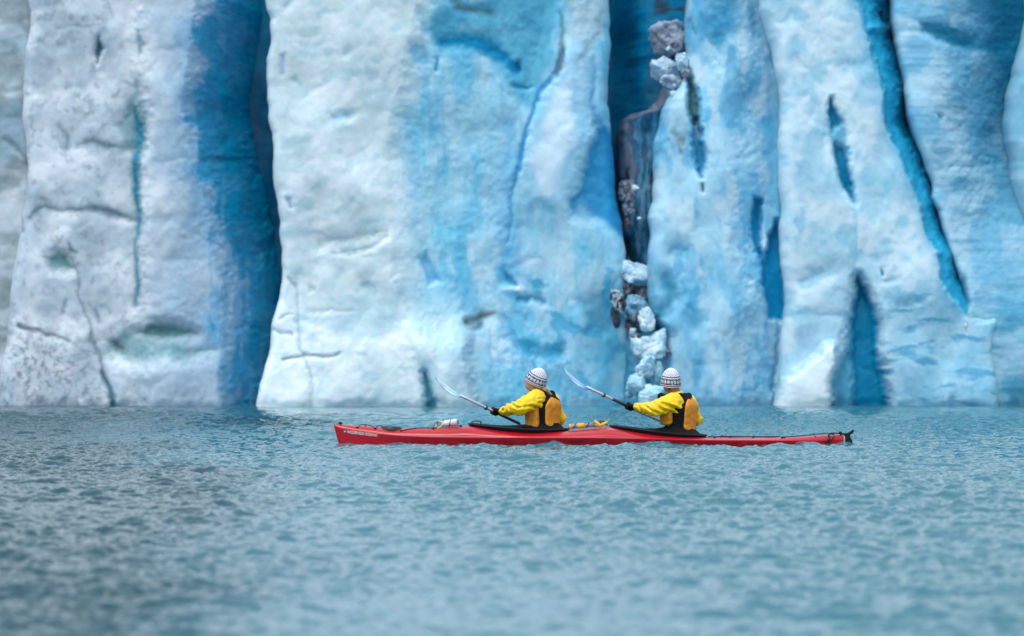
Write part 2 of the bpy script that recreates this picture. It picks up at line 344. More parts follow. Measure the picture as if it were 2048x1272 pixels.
feats2 = [
 ('p', [(868, 20), (1115, -40), (1105, 120), (1062, 215), (1000, 150), (960, 110), (880, 110), (860, 60)], 10, A_(84, 174, 206), .06, .85),
 ('l', [(885, 82, 9), (925, 82, 14), (965, 88, 18), (1000, 112, 15), (1030, 134, 10)], 8, A_(0, 140, 190), .10, .95),
 ('l', [(1034, 122, 7), (1036, 130, 7)], 4, A_(0, 122, 168), .1), ('l', [(1030, 168, 5), (1066, 170, 2)], 4, A_(30, 140, 178), .1, .8),
 ('l', [(874, 120, 3), (872, 142, 4)], 4, A_(50, 150, 196), .1, .8),
 ('p', [(818, 96), (850, 90), (862, 130), (822, 136)], 6, A_(116, 180, 212), .05, .8),
 ('l', [(842, 30, 8), (850, 60, 8)], 8, A_(130, 186, 212), .05, .7),
 ('l', [(905, -20, 12), (915, 12, 8), (950, 14, 6), (985, 22, 7)], 8, A_(84, 128, 142), .08, .75),
 ('l', [(920, 45, 5), (960, 52, 6), (1000, 60, 3)], 8, A_(110, 158, 176), .0, .6),
 ('p', [(1128, 90), (1155, 60), (1200, 80), (1205, 200), (1180, 300), (1130, 420), (1060, 400), (1040, 330), (1075, 230), (1105, 160)], 10, A_(160, 204, 228), -.10, .75),
 ('p', [(1120, 170), (1138, 150), (1150, 260), (1128, 330), (1100, 400), (1084, 390), (1060, 320), (1085, 250)], 10, A_(200, 220, 234), -.04, .85),
 ('l', [(1124, 95, 5), (1106, 150, 6), (1080, 190, 5), (1062, 240, 4), (1045, 290, 6), (1035, 340, 5), (1024, 380, 2.5), (1018, 480, 1.5)], 4, A_(40, 144, 198), .09, .95),
 ('l', [(1122, 20, 2), (1124, 70, 3), (1120, 120, 7), (1112, 140, 5)], 5, A_(86, 110, 124), .06, .8),
 ('l', [(1150, 116, 5), (1180, 85, 6), (1205, 60, 4), (1210, 20, 5)], 8, A_(110, 140, 158), .04, .6),
 ('p', [(1130, -60), (1215, -60), (1218, 60), (1180, 80), (1135, 70)], 12, A_(176, 200, 214), 0, .7),
 ('p', [(1175, 300), (1205, 240), (1226, 262), (1250, 400), (1260, 480), (1205, 440), (1150, 425), (1140, 400), (1160, 370)], 9, A_(10, 138, 192), .18, .92),
 ('l', [(1190, 120, 6), (1188, 200, 7), (1205, 300, 10)], 9, A_(60, 152, 196), .1, .7),
 ('l', [(1165, 410, 8), (1185, 440, 13), (1200, 520, 9), (1188, 580, 5)], 12, A_(146, 194, 216), -.05, .75),
 ('p', [(1160, 600), (1240, 560), (1250, 650), (1180, 660)], 12, A_(40, 136, 174), .12, .7),
 ('p', [(1010, 240), (1035, 230), (1030, 420), (1060, 560), (1010, 560), (990, 400)], 16, A_(104, 182, 224), .05, .6),
 ('p', [(838, 516), (850, 506), (882, 560), (856, 569)], 5, A_(104, 178, 222), .12, .9),
 ('l', [(1014, 548, 3), (1022, 562, 7), (1034, 572, 3)], 4, A_(50, 148, 190), .16, .9), ('l', [(1012, 578, 4), (1040, 578, 6)], 5, A_(196, 218, 230), -.08, .8),
 ('l', [(1036, 598, 7), (1062, 594, 5), (1090, 600, 7)], 6, A_(54, 150, 192), .1, .85),
 ('l', [(1042, 688, 10), (1075, 700, 14), (1118, 702, 9)], 9, A_(42, 144, 184), .14, .8),
 ('l', [(928, 642, 6), (952, 640, 8), (966, 632, 9), (990, 625, 2)], 8, A_(36, 62, 72), .0, .85), ('l', [(946, 656, 6), (958, 650, 5)], 9, A_(50, 84, 96), .0, .7),
 ('l', [(975, 662, 2), (972, 690, 2), (980, 720, 2)], 5, A_(110, 170, 196), 0, .6),
 ('l', [(851, 748, 3), (856, 775, 6), (861, 800, 8), (864, 836, 9)], 5, A_(12, 132, 160), .28, .95),
 ('p', [(840, 730), (870, 726), (884, 812), (845, 800)], 10, A_(120, 186, 210), .05, .5),
 ('l', [(640, 482, 7), (690, 480, 10), (735, 470, 10), (772, 462, 3)], 11, A_(158, 184, 194), .12, .75),  # grey stroke paints the notch's shading into the ice colour
 ('l', [(665, 507, 2), (710, 502, 4), (745, 492, 4), (772, 474, 2)], 5, A_(140, 166, 178), .07, .8),
 ('p', [(745, 480), (776, 474), (790, 560), (780, 640), (750, 560)], 10, A_(222, 234, 240), -.07, .8),
 ('l', [(566, 720, 2), (610, 714, 3), (680, 708, 1.5)], 3, A_(130, 158, 168), .1, .85), ('l', [(545, 662, 1.5), (588, 668, 2)], 3, A_(140, 170, 180), .07, .8),
 ('l', [(560, 640, 1.5), (586, 628, 1.5)], 3, A_(150, 180, 190), .05, .6),
 ('l', [(580, 560, 2), (594, 580, 2), (598, 620, 1.5), (604, 700, 2), (625, 752, 2), (630, 812, 1)], 4, A_(158, 188, 200), .07, .8),
 ('l', [(625, 580, 6), (620, 575, 3)], 4, A_(168, 194, 202), .05, .7), ('l', [(728, 574, 5), (732, 566, 3)], 5, A_(150, 190, 200), .05, .7),
 ('p', [(700, 600), (740, 560), (790, 580), (800, 660), (740, 680), (690, 670)], 16, A_(172, 208, 220), .12, .7),
 ('l', [(620, 622, 1.5), (700, 620, 1.5)], 4, A_(170, 198, 208), .05, .6),
 ('l', [(568, 118, 3), (567, 148, 4)], 4, A_(164, 196, 216), .06), ('l', [(670, 238, 5), (690, 232, 7), (700, 228, 3)], 7, A_(134, 192, 212), .1, .8),
 ('l', [(578, 402, 4), (584, 418, 3)], 4, A_(150, 190, 208), .08), ('l', [(690, 110, 5), (700, 106, 4)], 6, A_(160, 200, 212), .05, .6), ('l', [(575, 12, 6), (586, 0, 8)], 7, A_(160, 196, 206), .08, .7),
 ('l', [(590, 165, 4), (598, 172, 3)], 5, A_(166, 200, 214), .05, .7)]
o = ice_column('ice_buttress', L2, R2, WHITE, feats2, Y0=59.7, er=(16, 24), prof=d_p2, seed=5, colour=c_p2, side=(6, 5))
tag(o, 'broad central ice buttress, bright white on its left half and pale blue on its right', 'ice buttress', 'ice buttresses of the glacier front')

# --- buttress right of the gully
L3 = [(1384, -900), (1382, 0), (1373, 60), (1376, 110), (1372, 150), (1361, 172), (1338, 195), (1325, 215), (1318, 257), (1310, 297), (1307, 330), (1312, 356), (1309, 396), (1300, 433), (1302, 468), (1297, 521), (1297, 557), (1298, 600), (1306, 640), (1322, 656), (1333, 674), (1326, 716), (1322, 751), (1318, 836)]
R3 = [(1590, -900), (1590, 836)]
L4 = [(1512, -900), (1518, 0), (1520, 20), (1536, 66), (1553, 148), (1561, 198), (1558, 280), (1561, 330), (1562, 415), (1564, 504), (1569, 592), (1568, 640), (1562, 720), (1556, 770), (1548, 812), (1546, 836)]
def c_p3(wx, wy, X, Y):
    c = mixc(A_(120, 188, 220), A_(168, 210, 230), sm(-.25, .3, fbm(wx / 42, wy / 75, 5, 9)))
    c = mixc(c, A_(66, 162, 204), sm(.08, .5, fbm(wx / 34, wy / 60, 5, 19)) * .65)
    c = mixc(c, A_(194, 218, 230), sm(.06, .45, fbm(wx / 26, wy / 70, 5, 29)) * .7)
    c = mixc(c, A_(64, 152, 194), sm(1500, 1545, wx) * sm(-.5, .3, fbm(wx / 20, wy / 80, 3, 39)) * sm(560, 200, wy) * .55)
    c = mixc(c, A_(58, 148, 184), sm(1370, 1300, wx) * sm(470, 560, wy) * sm(760, 660, wy) * .7)
    return c
def d_p3(x, y): return .5 * sm(1440, 1560, x) + .25 * sm(1480, 1400, x) * sm(300, 100, y)
feats3 = [
 ('l', [(1378, 142, 3), (1386, 180, 8), (1390, 215, 9), (1394, 236, 7)], 4, A_(58, 110, 124), .35),
 ('l', [(1397, 248, 7), (1400, 290, 9), (1404, 335, 5), (1407, 352, 1)], 4, A_(56, 146, 188), .3), ('l', [(1392, 246, 7), (1398, 262, 8)], 4, A_(126, 176, 204), .2),
 ('l', [(1405, 368, 2), (1406, 380, 2.5)], 3, A_(50, 90, 108), .1), ('l', [(1350, 262, 3), (1364, 280, 5), (1368, 300, 4)], 5, A_(104, 142, 152), .12, .8), ('l', [(1369, 276, 2), (1370, 284, 2)], 2, A_(40, 64, 74), .03),
 ('p', [(1345, 185), (1372, 165), (1380, 250), (1372, 300), (1340, 260), (1328, 230)], 9, A_(176, 204, 214), -.12, .7),
 ('l', [(1384, 30, 3), (1392, 60, 3)], 4, A_(86, 128, 148), .05, .7),
 ('p', [(1430, -60), (1480, -60), (1475, 60), (1430, 90), (1415, 40)], 14, A_(36, 146, 190), .1, .75),
 ('l', [(1508, 20, 8), (1514, 70, 6)], 7, A_(84, 160, 198), .08, .7),
 ('p', [(1512, 392), (1530, 396), (1526, 450), (1523, 516), (1513, 500), (1507, 440)], 4, A_(24, 154, 200), .28),
 ('l', [(1524, 508, 6), (1528, 530, 4)], 4, A_(20, 140, 188), .2), 
 ('p', [(1532, 520), (1546, 470), (1562, 440), (1575, 510), (1575, 600), (1572, 640), (1540, 634), (1526, 565)], 4, A_(16, 150, 196), .34),
 ('p', [(1540, 640), (1575, 640), (1568, 720), (1556, 780), (1545, 720)], 5, A_(160, 196, 216), .1, .8),
 ('l', [(1566, 640, 2), (1560, 720, 3), (1554, 775, 3), (1549, 812, 2)], 4, A_(84, 160, 200), .15, .8),
 ('l', [(1350, 495, 12), (1378, 500, 8)], 12, A_(76, 160, 198), .1, .7), ('l', [(1330, 560, 10), (1350, 590, 12), (1322, 622, 14)], 12, A_(28, 130, 168), .18, .75),
 ('l', [(1378, 628, 8), (1392, 648, 10)], 10, A_(66, 154, 194), .1, .6),
 ('l', [(1312, 640, 6), (1322, 662, 3)], 5, A_(0, 104, 138), .2, .8), ('l', [(1329, 690, 3), (1324, 760, 3)], 5, A_(60, 142, 172), .1, .7)]
o = ice_column('ice_buttress', L3, R3, SKYB, feats3, Y0=60.1, er=(30, 30), prof=d_p3, seed=7, colour=c_p3, side=(5, 1))
tag(o, 'mottled sky blue ice buttress just right of the dark gully full of fallen blocks', 'ice buttress', 'ice buttresses of the glacier front')

# --- smooth pale buttress with slots, its right part sunk into the curved blue slot
CL = [(1719, -900), (1719, 0), (1729, 59), (1745, 106), (1765, 181), (1772, 247), (1798, 297), (1824, 363), (1840, 412), (1850, 461), (1877, 508), (1884, 559), (1912, 606), (1928, 630)]
L5 = [(1790, -900), (1785, 0), (1786, 33), (1795, 86), (1811, 155), (1818, 231), (1832, 268), (1847, 307), (1866, 360), (1866, 395), (1882, 420), (1899, 484), (1921, 552), (1934, 603), (1930, 630), (1920, 665), (1918, 700), (1922, 760), (1926, 836)]
def c_p4(wx, wy, X, Y):
    c = mixc(A_(172, 210, 228), A_(202, 224, 236), sm(-.2, .2, fbm(wx / 60, wy / 60, 5, 13)))
    c = mixc(c, A_(142, 200, 222), sm(.08, .45, fbm(wx / 34, wy / 30, 4, 23)) * .65)
    lo = sm(520, 640, wy) * sm(1740, 1800, wx); c = mixc(c, A_(120, 186, 214), lo * .6)
    c = mixc(c, A_(64, 154, 190), lo * sm(.08, .5, fbm_ax(wx / 50, wy / 14, 4, 33)) * .8)
    cl = interp(CL, wy); t = sm(-14, 8, wx - cl) * sm(640, 622, wy)
    c = mixc(c, A_(110, 178, 208), sm(-34, 0, wx - cl) * sm(640, 600, wy) * .6)
    dp = mixc(A_(34, 160, 200), A_(0, 112, 150), sm(14, 50, wx - cl + 14 * fbm(wx / 20, wy / 40, 3, 43)))
    return mixc(c, dp, t)
def d_p4(x, y):
    cl = interp(CL, y); t = np.clip((x - cl + 8) / 62, 0, 1.4)
    return (.6 * t ** 2.2 + .14 * sm(0, .25, t)) * sm(650, 600, y)
cone = [(1718, 558), (1732, 572), (1749, 620), (1759, 704), (1769, 752), (1784, 836), (1664, 836), (1668, 760), (1690, 700), (1697, 657), (1702, 610)]
feats4 = [
 ('p', cone, 10, A_(70, 160, 194), .30, .9),
 ('p', [(1718, 560), (1732, 574), (1749, 622), (1759, 706), (1769, 754), (1783, 836), (1706, 836), (1712, 740), (1706, 660), (1708, 610)], 7, A_(6, 138, 180), .30),
 ('p', [(1664, 196), (1671, 211), (1690, 250), (1696, 300), (1706, 373), (1702, 408), (1682, 373), (1668, 314), (1660, 240)], 5, A_(100, 176, 208), .14, .9),
 ('p', [(1664, 196), (1676, 220), (1682, 250), (1668, 262), (1659, 225)], 4, A_(10, 130, 172), .2), ('p', [(1674, 288), (1692, 300), (1700, 350), (1703, 404), (1684, 374), (1672, 320)], 5, A_(0, 124, 168), .25),
 ('l', [(1703, 405, 1), (1707, 480, 2), (1706, 556, 2)], 5, A_(140, 194, 218), .04, .7),
 ('l', [(1690, 130, 16), (1720, 125, 8)], 14, A_(128, 186, 210), .1, .6), ('l', [(1660, 540, 12), (1610, 560, 6)], 12, A_(130, 188, 212), .12, .7),
 ('l', [(1766, 535, 2), (1769, 545, 3)], 2, A_(40, 140, 178), .08), ('l', [(1776, 562, 4), (1790, 555, 4)], 7, A_(80, 162, 192), .08, .7),
 ('p', [(1546, 812), (1570, 762), (1600, 738), (1632, 712), (1648, 692), (1662, 693), (1669, 712), (1664, 760), (1662, 836), (1540, 836)], 5, A_(214, 228, 234), -.42, .95),
 ('l', [(1765, 15, 4), (1760, 18, 4), (1768, 36, 3)], 3, A_(10, 30, 44), .15), ('l', [(1740, 55, 5), (1785, 52, 6)], 5, A_(50, 140, 170), -.2, .6),
 ('l', [(1600, 120, 4), (1612, 135, 5)], 8, A_(150, 196, 214), .06, .6), ('l', [(1566, 630, 3), (1640, 632, 3), (1690, 634, 2)], 7, A_(140, 190, 212), .07, .5)]
o = ice_column('ice_buttress', L4, [(x + 75, y) if y < 640 else (x + 75, y) for x, y in L5], PALE, feats4, Y0=59.85, er=(26, 20), prof=d_p4, seed=9, colour=c_p4, side=(4, 1))
tag(o, 'smooth pale ice buttress with a blue cone-shaped hollow at its foot', 'ice buttress', 'ice buttresses of the glacier front')

# --- banded blue buttress on the right
R5 = [(2120, -900), (2120, 836)]
def c_p5(wx, wy, X, Y):
    c = mixc(A_(132, 192, 220), A_(176, 212, 230), sm(-.2, .25, fbm(wx / 60, wy / 60, 5, 14)))
    c = mixc(c, A_(64, 154, 192), sm(.05, .5, fbm(wx / 110, wy / 20, 5, 24)) * .4)
    r = sm(1850, 2040, wx + 30 * fbm(wx / 60, wy / 24, 4, 34)); up = sm(440, 40, wy)
    c = mixc(c, A_(24, 128, 164), r * (.38 + .52 * up))
    c = mixc(c, A_(0, 100, 136), sm(1960, 2048, wx) * sm(330, 120, wy + 20 * fbm(wx / 40, wy / 20, 3, 44)) * .9)  # right part darkened: blue ice together with the hollow's painted shadow
    c = mixc(c, A_(34, 124, 156), sm(720, 812, wy) * sm(1960, 2060, wx) * .6)
    c = mixc(c, A_(70, 152, 184), sm(520, 620, wy) * sm(.0, .5, fbm_ax(wx / 60, wy / 16, 4, 54)) * .7)
    return mixc(c, A_(156, 196, 214), sm(600, 690, wy) * sm(.1, .5, fbm(wx / 40, wy / 40, 3, 64)) * .6)
def d_p5(x, y): return 1.3 * sm(1840, 2060, x) ** 1.2 * sm(700, 200, y) + .15 * sm(700, 620, y) * sm(1950, 1925, x) * 0
feats5 = [
 ('p', [(1840, 48), (1900, 44), (2000, 70), (2048, 66), (2048, 100), (1960, 98), (1900, 80), (1845, 66)], 8, A_(20, 124, 160), .12, .85),
 ('p', [(1858, 66), (1880, 60), (1960, 76), (1940, 88), (1880, 82)], 7, A_(6, 118, 156), .1, .8),
 ('l', [(1880, 232, 3), (1884, 236, 4)], 4, A_(60, 146, 178), .06), ('l', [(1900, 328, 2), (1960, 326, 2.5), (2010, 322, 2)], 4, A_(80, 156, 186), .06, .7), ('l', [(1986, 305, 3), (2015, 314, 3)], 5, A_(40, 132, 168), .06, .7),
 ('p', [(1920, 570), (1934, 555), (1938, 600), (1930, 620)], 5, A_(30, 128, 164), .08, .8),
 ('l', [(1925, 640, 4), (1918, 665, 6), (1924, 690, 4)], 4, A_(204, 224, 232), -.1, .9), ('l', [(1919, 704, 2), (1921, 712, 3)], 2.5, A_(110, 70, 66), 0, .9),
 ('l', [(1932, 655, 3), (1926, 650, 3)], 3, A_(196, 218, 230), -.05, .8)]
o = ice_column('ice_buttress', L5, R5, SKYB, feats5, Y0=59.95, er=(14, 20), prof=d_p5, seed=11, colour=c_p5, side=(4, 1), material=M_streak, band=.010, rough=.8)
tag(o, 'blue ice buttress right of the long curved slot, with fine level bands across its face', 'ice buttress', 'ice buttresses of the glacier front')

# --- last sliver on the right
L6 = [(2075, -900), (2062, 30), (2048, 90), (2036, 132), (2026, 185), (2019, 238), (2021, 280), (2031, 317), (2032, 356), (2050, 400), (2075, 480), (2090, 600), (2100, 836)]
def c_p6(wx, wy, X, Y): return mixc(A_(130, 186, 210), A_(160, 202, 220), sm(-.3, .3, fbm(wx / 40, wy / 50, 4, 16)))
o = ice_column('ice_buttress', L6, [(3400, -900), (3400, 836)], SKYB, [], Y0=60.2, er=(30, 60), seed=13, colour=c_p6, side=(3, 3), step=4)
tag(o, 'pale scalloped sliver of ice buttress cut off by the far right edge', 'ice buttress', 'ice buttresses of the glacier front')

# --- ribs inside the gully
def c_rib(wx, wy, X, Y):
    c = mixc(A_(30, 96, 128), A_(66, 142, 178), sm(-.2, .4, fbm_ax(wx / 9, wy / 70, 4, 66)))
    left = interp(L_rib, wy); m = sm(50, 14, wx - left + 16 * fbm(wx / 20, wy / 30, 3, 76)) * sm(430, 330, wy)
    c = mixc(c, mixc(A_(124, 126, 140), A_(78, 80, 92), sm(-.2, .3, fbm(wx / 12, wy / 26, 5, 176))), m * .8)
    c = mixc(c, A_(130, 170, 196), sm(.1, .4, fbm(wx / 10, wy / 60, 4, 177)) * .6)
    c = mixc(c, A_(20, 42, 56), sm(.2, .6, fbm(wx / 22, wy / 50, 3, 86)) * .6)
    return mixc(c, mixc(A_(40, 124, 156), A_(96, 166, 196), sm(-.3, .3, fbm(wx / 20, wy / 30, 3, 87))), sm(490, 620, wy) * .85)
L_rib = [(1350, 100), (1332, 165), (1318, 190), (1300, 208), (1270, 214), (1246, 228), (1238, 250), (1243, 300), (1246, 360), (1250, 400), (1248, 470), (1246, 560), (1246, 700), (1250, 836)]
keep = rows
rows = np.arange(836, 100, -2.5)
o = ice_column('ice_rib', L_rib, [(1430, 100), (1430, 836)], DARK, [('l', [(1312, 340, 2), (1316, 380, 3), (1312, 400, 2)], 4, A_(40, 60, 74), .1),
    ('l', [(1258, 480, 10), (1268, 520, 12)], 8, A_(22, 48, 62), .2)], Y0=61.3, er=(30, 20), seed=15, colour=c_rib, side=(2, 1), rough=1.5, prof=lambda x, y: -.95 * sm(490, 640, y))
tag(o, 'dark streaked ice rib inside the shadowed gully, its left side stained grey brown', 'ice rib')
rows = keep
# --- back of the gully and body of the glacier behind the front
def c_back(wx, wy, X, Y):
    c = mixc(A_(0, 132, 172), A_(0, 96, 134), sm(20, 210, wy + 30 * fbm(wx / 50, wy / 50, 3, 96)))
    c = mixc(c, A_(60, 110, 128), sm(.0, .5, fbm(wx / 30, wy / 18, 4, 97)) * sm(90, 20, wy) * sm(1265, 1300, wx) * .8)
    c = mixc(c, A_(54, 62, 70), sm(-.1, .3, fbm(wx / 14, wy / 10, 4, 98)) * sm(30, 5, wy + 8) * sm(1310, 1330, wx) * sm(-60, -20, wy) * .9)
    return mixc(c, A_(34, 134, 170), sm(.2, .6, fbm_ax(wx / 14, wy / 60, 3, 99)) * .35)
o = ice_column('glacier', [(-3500, -900), (-3500, 836)], [(5500, -900), (5500, 836)], DEEP, [], Y0=62.3, er=(90, 90), seed=17, colour=c_back, side=(30, 30), step=10,
    prof=lambda x, y: 1.2 * sm(1300, 1240, x) * sm(300, 60, y) * sm(1180, 1230, x))
tag(o, 'deep blue glacier body closing the cleft and the gully behind the ice front', kind='structure')

# ---------------------------------------------------------------- fallen ice in the gully
def ico(sub):
    import bmesh
    bm = bmesh.new(); bmesh.ops.create_icosphere(bm, subdivisions=sub, radius=1)
    V = np.array([v.co[:] for v in bm.verts]); Fa = np.array([[v.index for v in f.verts] for f in bm.faces]); bm.free(); return V, Fa
ICO4 = ico(5); ICO3 = ico(4)
def ice_block(px, py, rx, ry, Y, cols, label, seed, rz=0, tilt=0.0, p=16, peaks=(), name='ice_block', dirt=0):
    V, Fa = ICO4 if name == 'ice_block' else ICO3; rg = np.random.default_rng(seed)
    n = rg.normal(size=(13, 3)); n /= np.linalg.norm(n, axis=1)[:, None]; d = rg.uniform(.72, 1.0, 13)
    for k in range(3): n = np.vstack([n, np.eye(3)[k], -np.eye(3)[k]]); d = np.append(d, [.98, .98])
    s = np.maximum(V @ n.T / d, 0); r = (s ** p).sum(1) ** (-1 / p)
    q = V * r[:, None]
    for (ax, az, amp) in peaks:
        t = np.array([ax, -.2, az]); t /= np.linalg.norm(t); q += V * (amp * np.maximum(V @ t, 0) ** 12)[:, None]
    nz = vn3(q * 2.3 + seed * 3.1) * .16 + vn3(q * 6 + seed) * .08 - np.abs(vn3(q * 4.4 + seed * 2)) * .10 + vn3(q * 15 + seed) * .025
    q = q * (1 + nz)[:, None]
    cl = mixc(np.array(cols[0]), np.array(cols[1]), sm(-.35, .45, vn3(q * 2.1 + 9 + seed) + .5 * vn3(q * 7 + 4)))
    if dirt: cl = mixc(cl, A_(66, 62, 68), sm(.15, .5, vn3(q * 4 + 30 + seed) + .4 * vn3(q * 12)) * dirt)
    sx, sz = 1.16 * rx / F * Y, 1.16 * ry / F * Y
    q = q * np.array([sx, (sx + sz) / 2, sz]); c, s_ = math.cos(R(tilt)), math.sin(R(tilt))
    q = np.stack([q[:, 0] * c - q[:, 2] * s_, q[:, 1], q[:, 0] * s_ + q[:, 2] * c], 1)
    loc = P(px, py, 0, Y)
    o = mesh_np(name, q, Fa, M_block, col=cl); o.location = loc
    tag(o, label, 'ice block', 'ice blocks lodged in the dark gully'); return o
Wb, Wp, Gy, Dk = A_(206, 224, 234), A_(160, 196, 214), A_(150, 160, 174), A_(96, 104, 118)
ice_block(1338, 74, 34, 32, 61.3, (Gy, A_(128, 142, 160)), 'smooth grey slanting ice slab highest in the gully, above the cluster of white lumps', 1, tilt=28, p=26, dirt=.3)
ice_block(1330, 138, 25, 26, 60.9, (A_(180, 198, 212), A_(150, 176, 196)), 'rounded greyish white ice lump under the grey slab high in the gully', 2, p=10)
ice_block(1364, 122, 13, 17, 60.5, (Wb, Wp), 'small bright white ice lump wedged against the right wall high in the gully', 3, p=10)
ice_block(1346, 166, 24, 17, 60.7, (A_(176, 190, 206), A_(140, 154, 172)), 'white ice lump with dirty underside at the bottom of the high cluster', 4, tilt=-20, p=9, dirt=.3)
ice_block(1371, 147, 8, 8, 60.4, (A_(150, 160, 172), Dk), 'tiny dirty ice lump touching the right wall below the bright white one', 5, dirt=.8)
ice_block(1252, 382, 14, 19, 60.9, (A_(120, 134, 150), A_(70, 80, 92)), 'gritty grey ice lump halfway up the left side of the gully', 6, dirt=.9)
ice_block(1257, 414, 11, 15, 60.9, (A_(150, 166, 182), A_(84, 92, 104)), 'speckled ice lump directly under the gritty one halfway up the gully', 7, dirt=.7)
ice_block(1254, 446, 7, 15, 61.0, (A_(110, 100, 104), A_(60, 62, 70)), 'thin brown stained ice shard below the two speckled lumps', 8, dirt=.8)
ice_block(1270, 548, 25, 20, 60.6, (A_(178, 204, 222), A_(140, 182, 206)), 'pale angular ice block topping the long pile of fallen ice', 9, tilt=-15, p=22, peaks=((1.3, -.5, .3), (-.6, 1, .2)))
ice_block(1252, 578, 14, 15, 60.7, (A_(130, 134, 148), A_(52, 58, 68)), 'dirt covered ice lump left below the pale topmost block of the pile', 10, dirt=1)
ice_block(1284, 586, 15, 24, 60.8, (A_(142, 150, 166), A_(70, 76, 88)), 'tall dirty ice lump right below the pale topmost block of the pile', 11, dirt=.9)
ice_block(1237, 602, 13, 20, 59.95, (A_(170, 180, 192), A_(40, 54, 64)), 'black and white gritty ice lump stuck on the blue wall left of the pile', 12, dirt=1.3, tilt=12)
ice_block(1232, 632, 8, 22, 60.1, (A_(44, 74, 88), A_(30, 46, 56)), 'black gravelly ice shard hanging below the gritty lump on the blue wall', 13, dirt=1.2, tilt=15)
ice_block(1268, 613, 23, 24, 60.4, (A_(128, 168, 192), A_(104, 150, 178)), 'grey blue cloudy ice lump in the middle of the pile, above the egg-shaped one', 14, p=8)
ice_block(1294, 640, 17, 23, 60.0, (Wb, A_(184, 210, 226)), 'egg-shaped clean white ice block on the right of the pile', 15, p=9, tilt=8)
ice_block(1262, 648, 11, 18, 60.4, (A_(126, 116, 120), A_(84, 84, 94)), 'brown speckled ice lump squeezed left of the egg-shaped block', 16, dirt=.8)
ice_block(1270, 674, 11, 9, 60.2, (A_(170, 180, 190), A_(96, 98, 108)), 'small dirty white ice lump under the brown speckled one', 17, dirt=.6)
ice_block(1304, 694, 29, 25, 60.0, (A_(188, 212, 226), A_(150, 192, 214)), 'large white ice block with a pointed upper right corner, under the egg-shaped one', 18, tilt=18, p=14, peaks=((1.2, 1.0, .55),))
ice_block(1278, 696, 15, 19, 59.9, (A_(196, 216, 228), A_(160, 196, 214)), 'white ice block leaning on the left of the large pointed one', 19, p=12)
ice_block(1293, 736, 19, 21, 59.8, (A_(186, 212, 226), A_(150, 194, 214)), 'rounded white ice block below the large pointed one', 20, p=10)
ice_block(1315, 748, 11, 22, 59.9, (A_(158, 200, 216), A_(120, 178, 202)), 'pale blue upright ice block right of the rounded white one', 21, p=12)
ice_block(1272, 768, 17, 20, 59.7, (A_(170, 206, 222), A_(130, 184, 206)), 'pale angular ice block low on the left side of the pile', 22, p=20, tilt=-20)
ice_block(1300, 794, 24, 20, 59.4, (A_(186, 214, 226), A_(160, 202, 216)), 'smooth white ice block lowest of the pile, standing in the water', 23, p=8)

rg = np.random.default_rng(77)
spine = [(1352, 170), (1340, 100), (1262, 390), (1256, 440), (1262, 565), (1278, 600), (1262, 630), (1280, 665), (1290, 715), (1284, 750), (1296, 775), (1322, 700), (1262, 790), (1322, 790)]
where = ['under the high white lumps of the gully', 'beside the grey slab high in the gully', 'against the gritty grey lump halfway up the gully', 'at the stained shard halfway up the gully', 'beside the topmost pale block of the long pile',
    'between the two dirty lumps of the long pile', 'left of the grey blue cloudy lump', 'below the egg-shaped block', 'on the large pointed block', 'above the rounded white block low in the pile', 'right of the rounded white block low in the pile',
    'at the right edge of the large pointed block', 'at the left foot of the long pile', 'at the right foot of the long pile']
for k in range(26):
    q = spine[k % len(spine)]; small = k >= 14; rr = rg.uniform(5.5, 8.5) if not small else rg.uniform(3, 4.5); pale = (k % 5) not in (1, 3)
    o = ice_block(q[0] + rg.normal() * 9, q[1] + rg.normal() * 7, rr, rr * rg.uniform(.7, 1.1), 60.35 - .6 * sm(560, 780, q[1]) + rg.uniform(-.15, .15), (A_(190, 210, 222), A_(130, 165, 186)) if pale else (A_(120, 126, 138), A_(62, 68, 78)),
        ('tiny ' if small else 'small ') + ('pale' if pale else 'dirty') + ' ice crumb ' + where[k % 14], 100 + k, tilt=rg.uniform(-40, 40), p=18, name='ice_crumb', dirt=0 if pale else .6)
    o['category'] = 'ice crumb'; o['group'] = 'ice crumbs between the blocks in the gully'
# ---------------------------------------------------------------- water
def sea_tile(N, Lm, peak, seed, spread=2.0, wind=R(75)):
    rg = np.random.default_rng(seed); k = np.fft.fftfreq(N, Lm / N) * 2 * np.pi
    kx, ky = np.meshgrid(k, k, indexing='ij'); K = np.hypot(kx, ky) + 1e-9; kp = 2 * np.pi / peak
    S = np.exp(-1.25 * (kp / K) ** 2) / K ** 3.4; th = np.arctan2(ky, kx)
    S *= (0.25 + np.abs(np.cos(th - wind)) ** spread); S[0, 0] = 0; S[K > np.pi * N / Lm * .9] = 0
    h = np.real(np.fft.ifft2(np.sqrt(S) * (rg.normal(size=K.shape) + 1j * rg.normal(size=K.shape))))
    return (h / h.std()).astype(np.float32)
T1 = sea_tile(512, 9.0, .80, 3); T2 = sea_tile(512, 6.1, .34, 4, 1.0, R(100)); T3 = sea_tile(512, 31.0, 1.7, 6, 2.0, R(60))
def samp(T, Lm, x, y, ang):
    c, s = math.cos(ang), math.sin(ang); u = (c * x - s * y) / Lm * T.shape[0]; v = (s * x + c * y) / Lm * T.shape[0]
    N = T.shape[0]; i = np.floor(u).astype(int); j = np.floor(v).astype(int); fu = u - i; fv = v - j
    g = lambda a, b: T[a % N, b % N]
    return (g(i, j) * (1 - fu) + g(i + 1, j) * fu) * (1 - fv) + (g(i, j + 1) * (1 - fu) + g(i + 1, j + 1) * fu) * fv
ys = [12.5]
while ys[-1] < 64: ys.append(ys[-1] + max(.012, ys[-1] * .00075))
ys = np.array(ys); sx = np.linspace(-1, 1, 860)
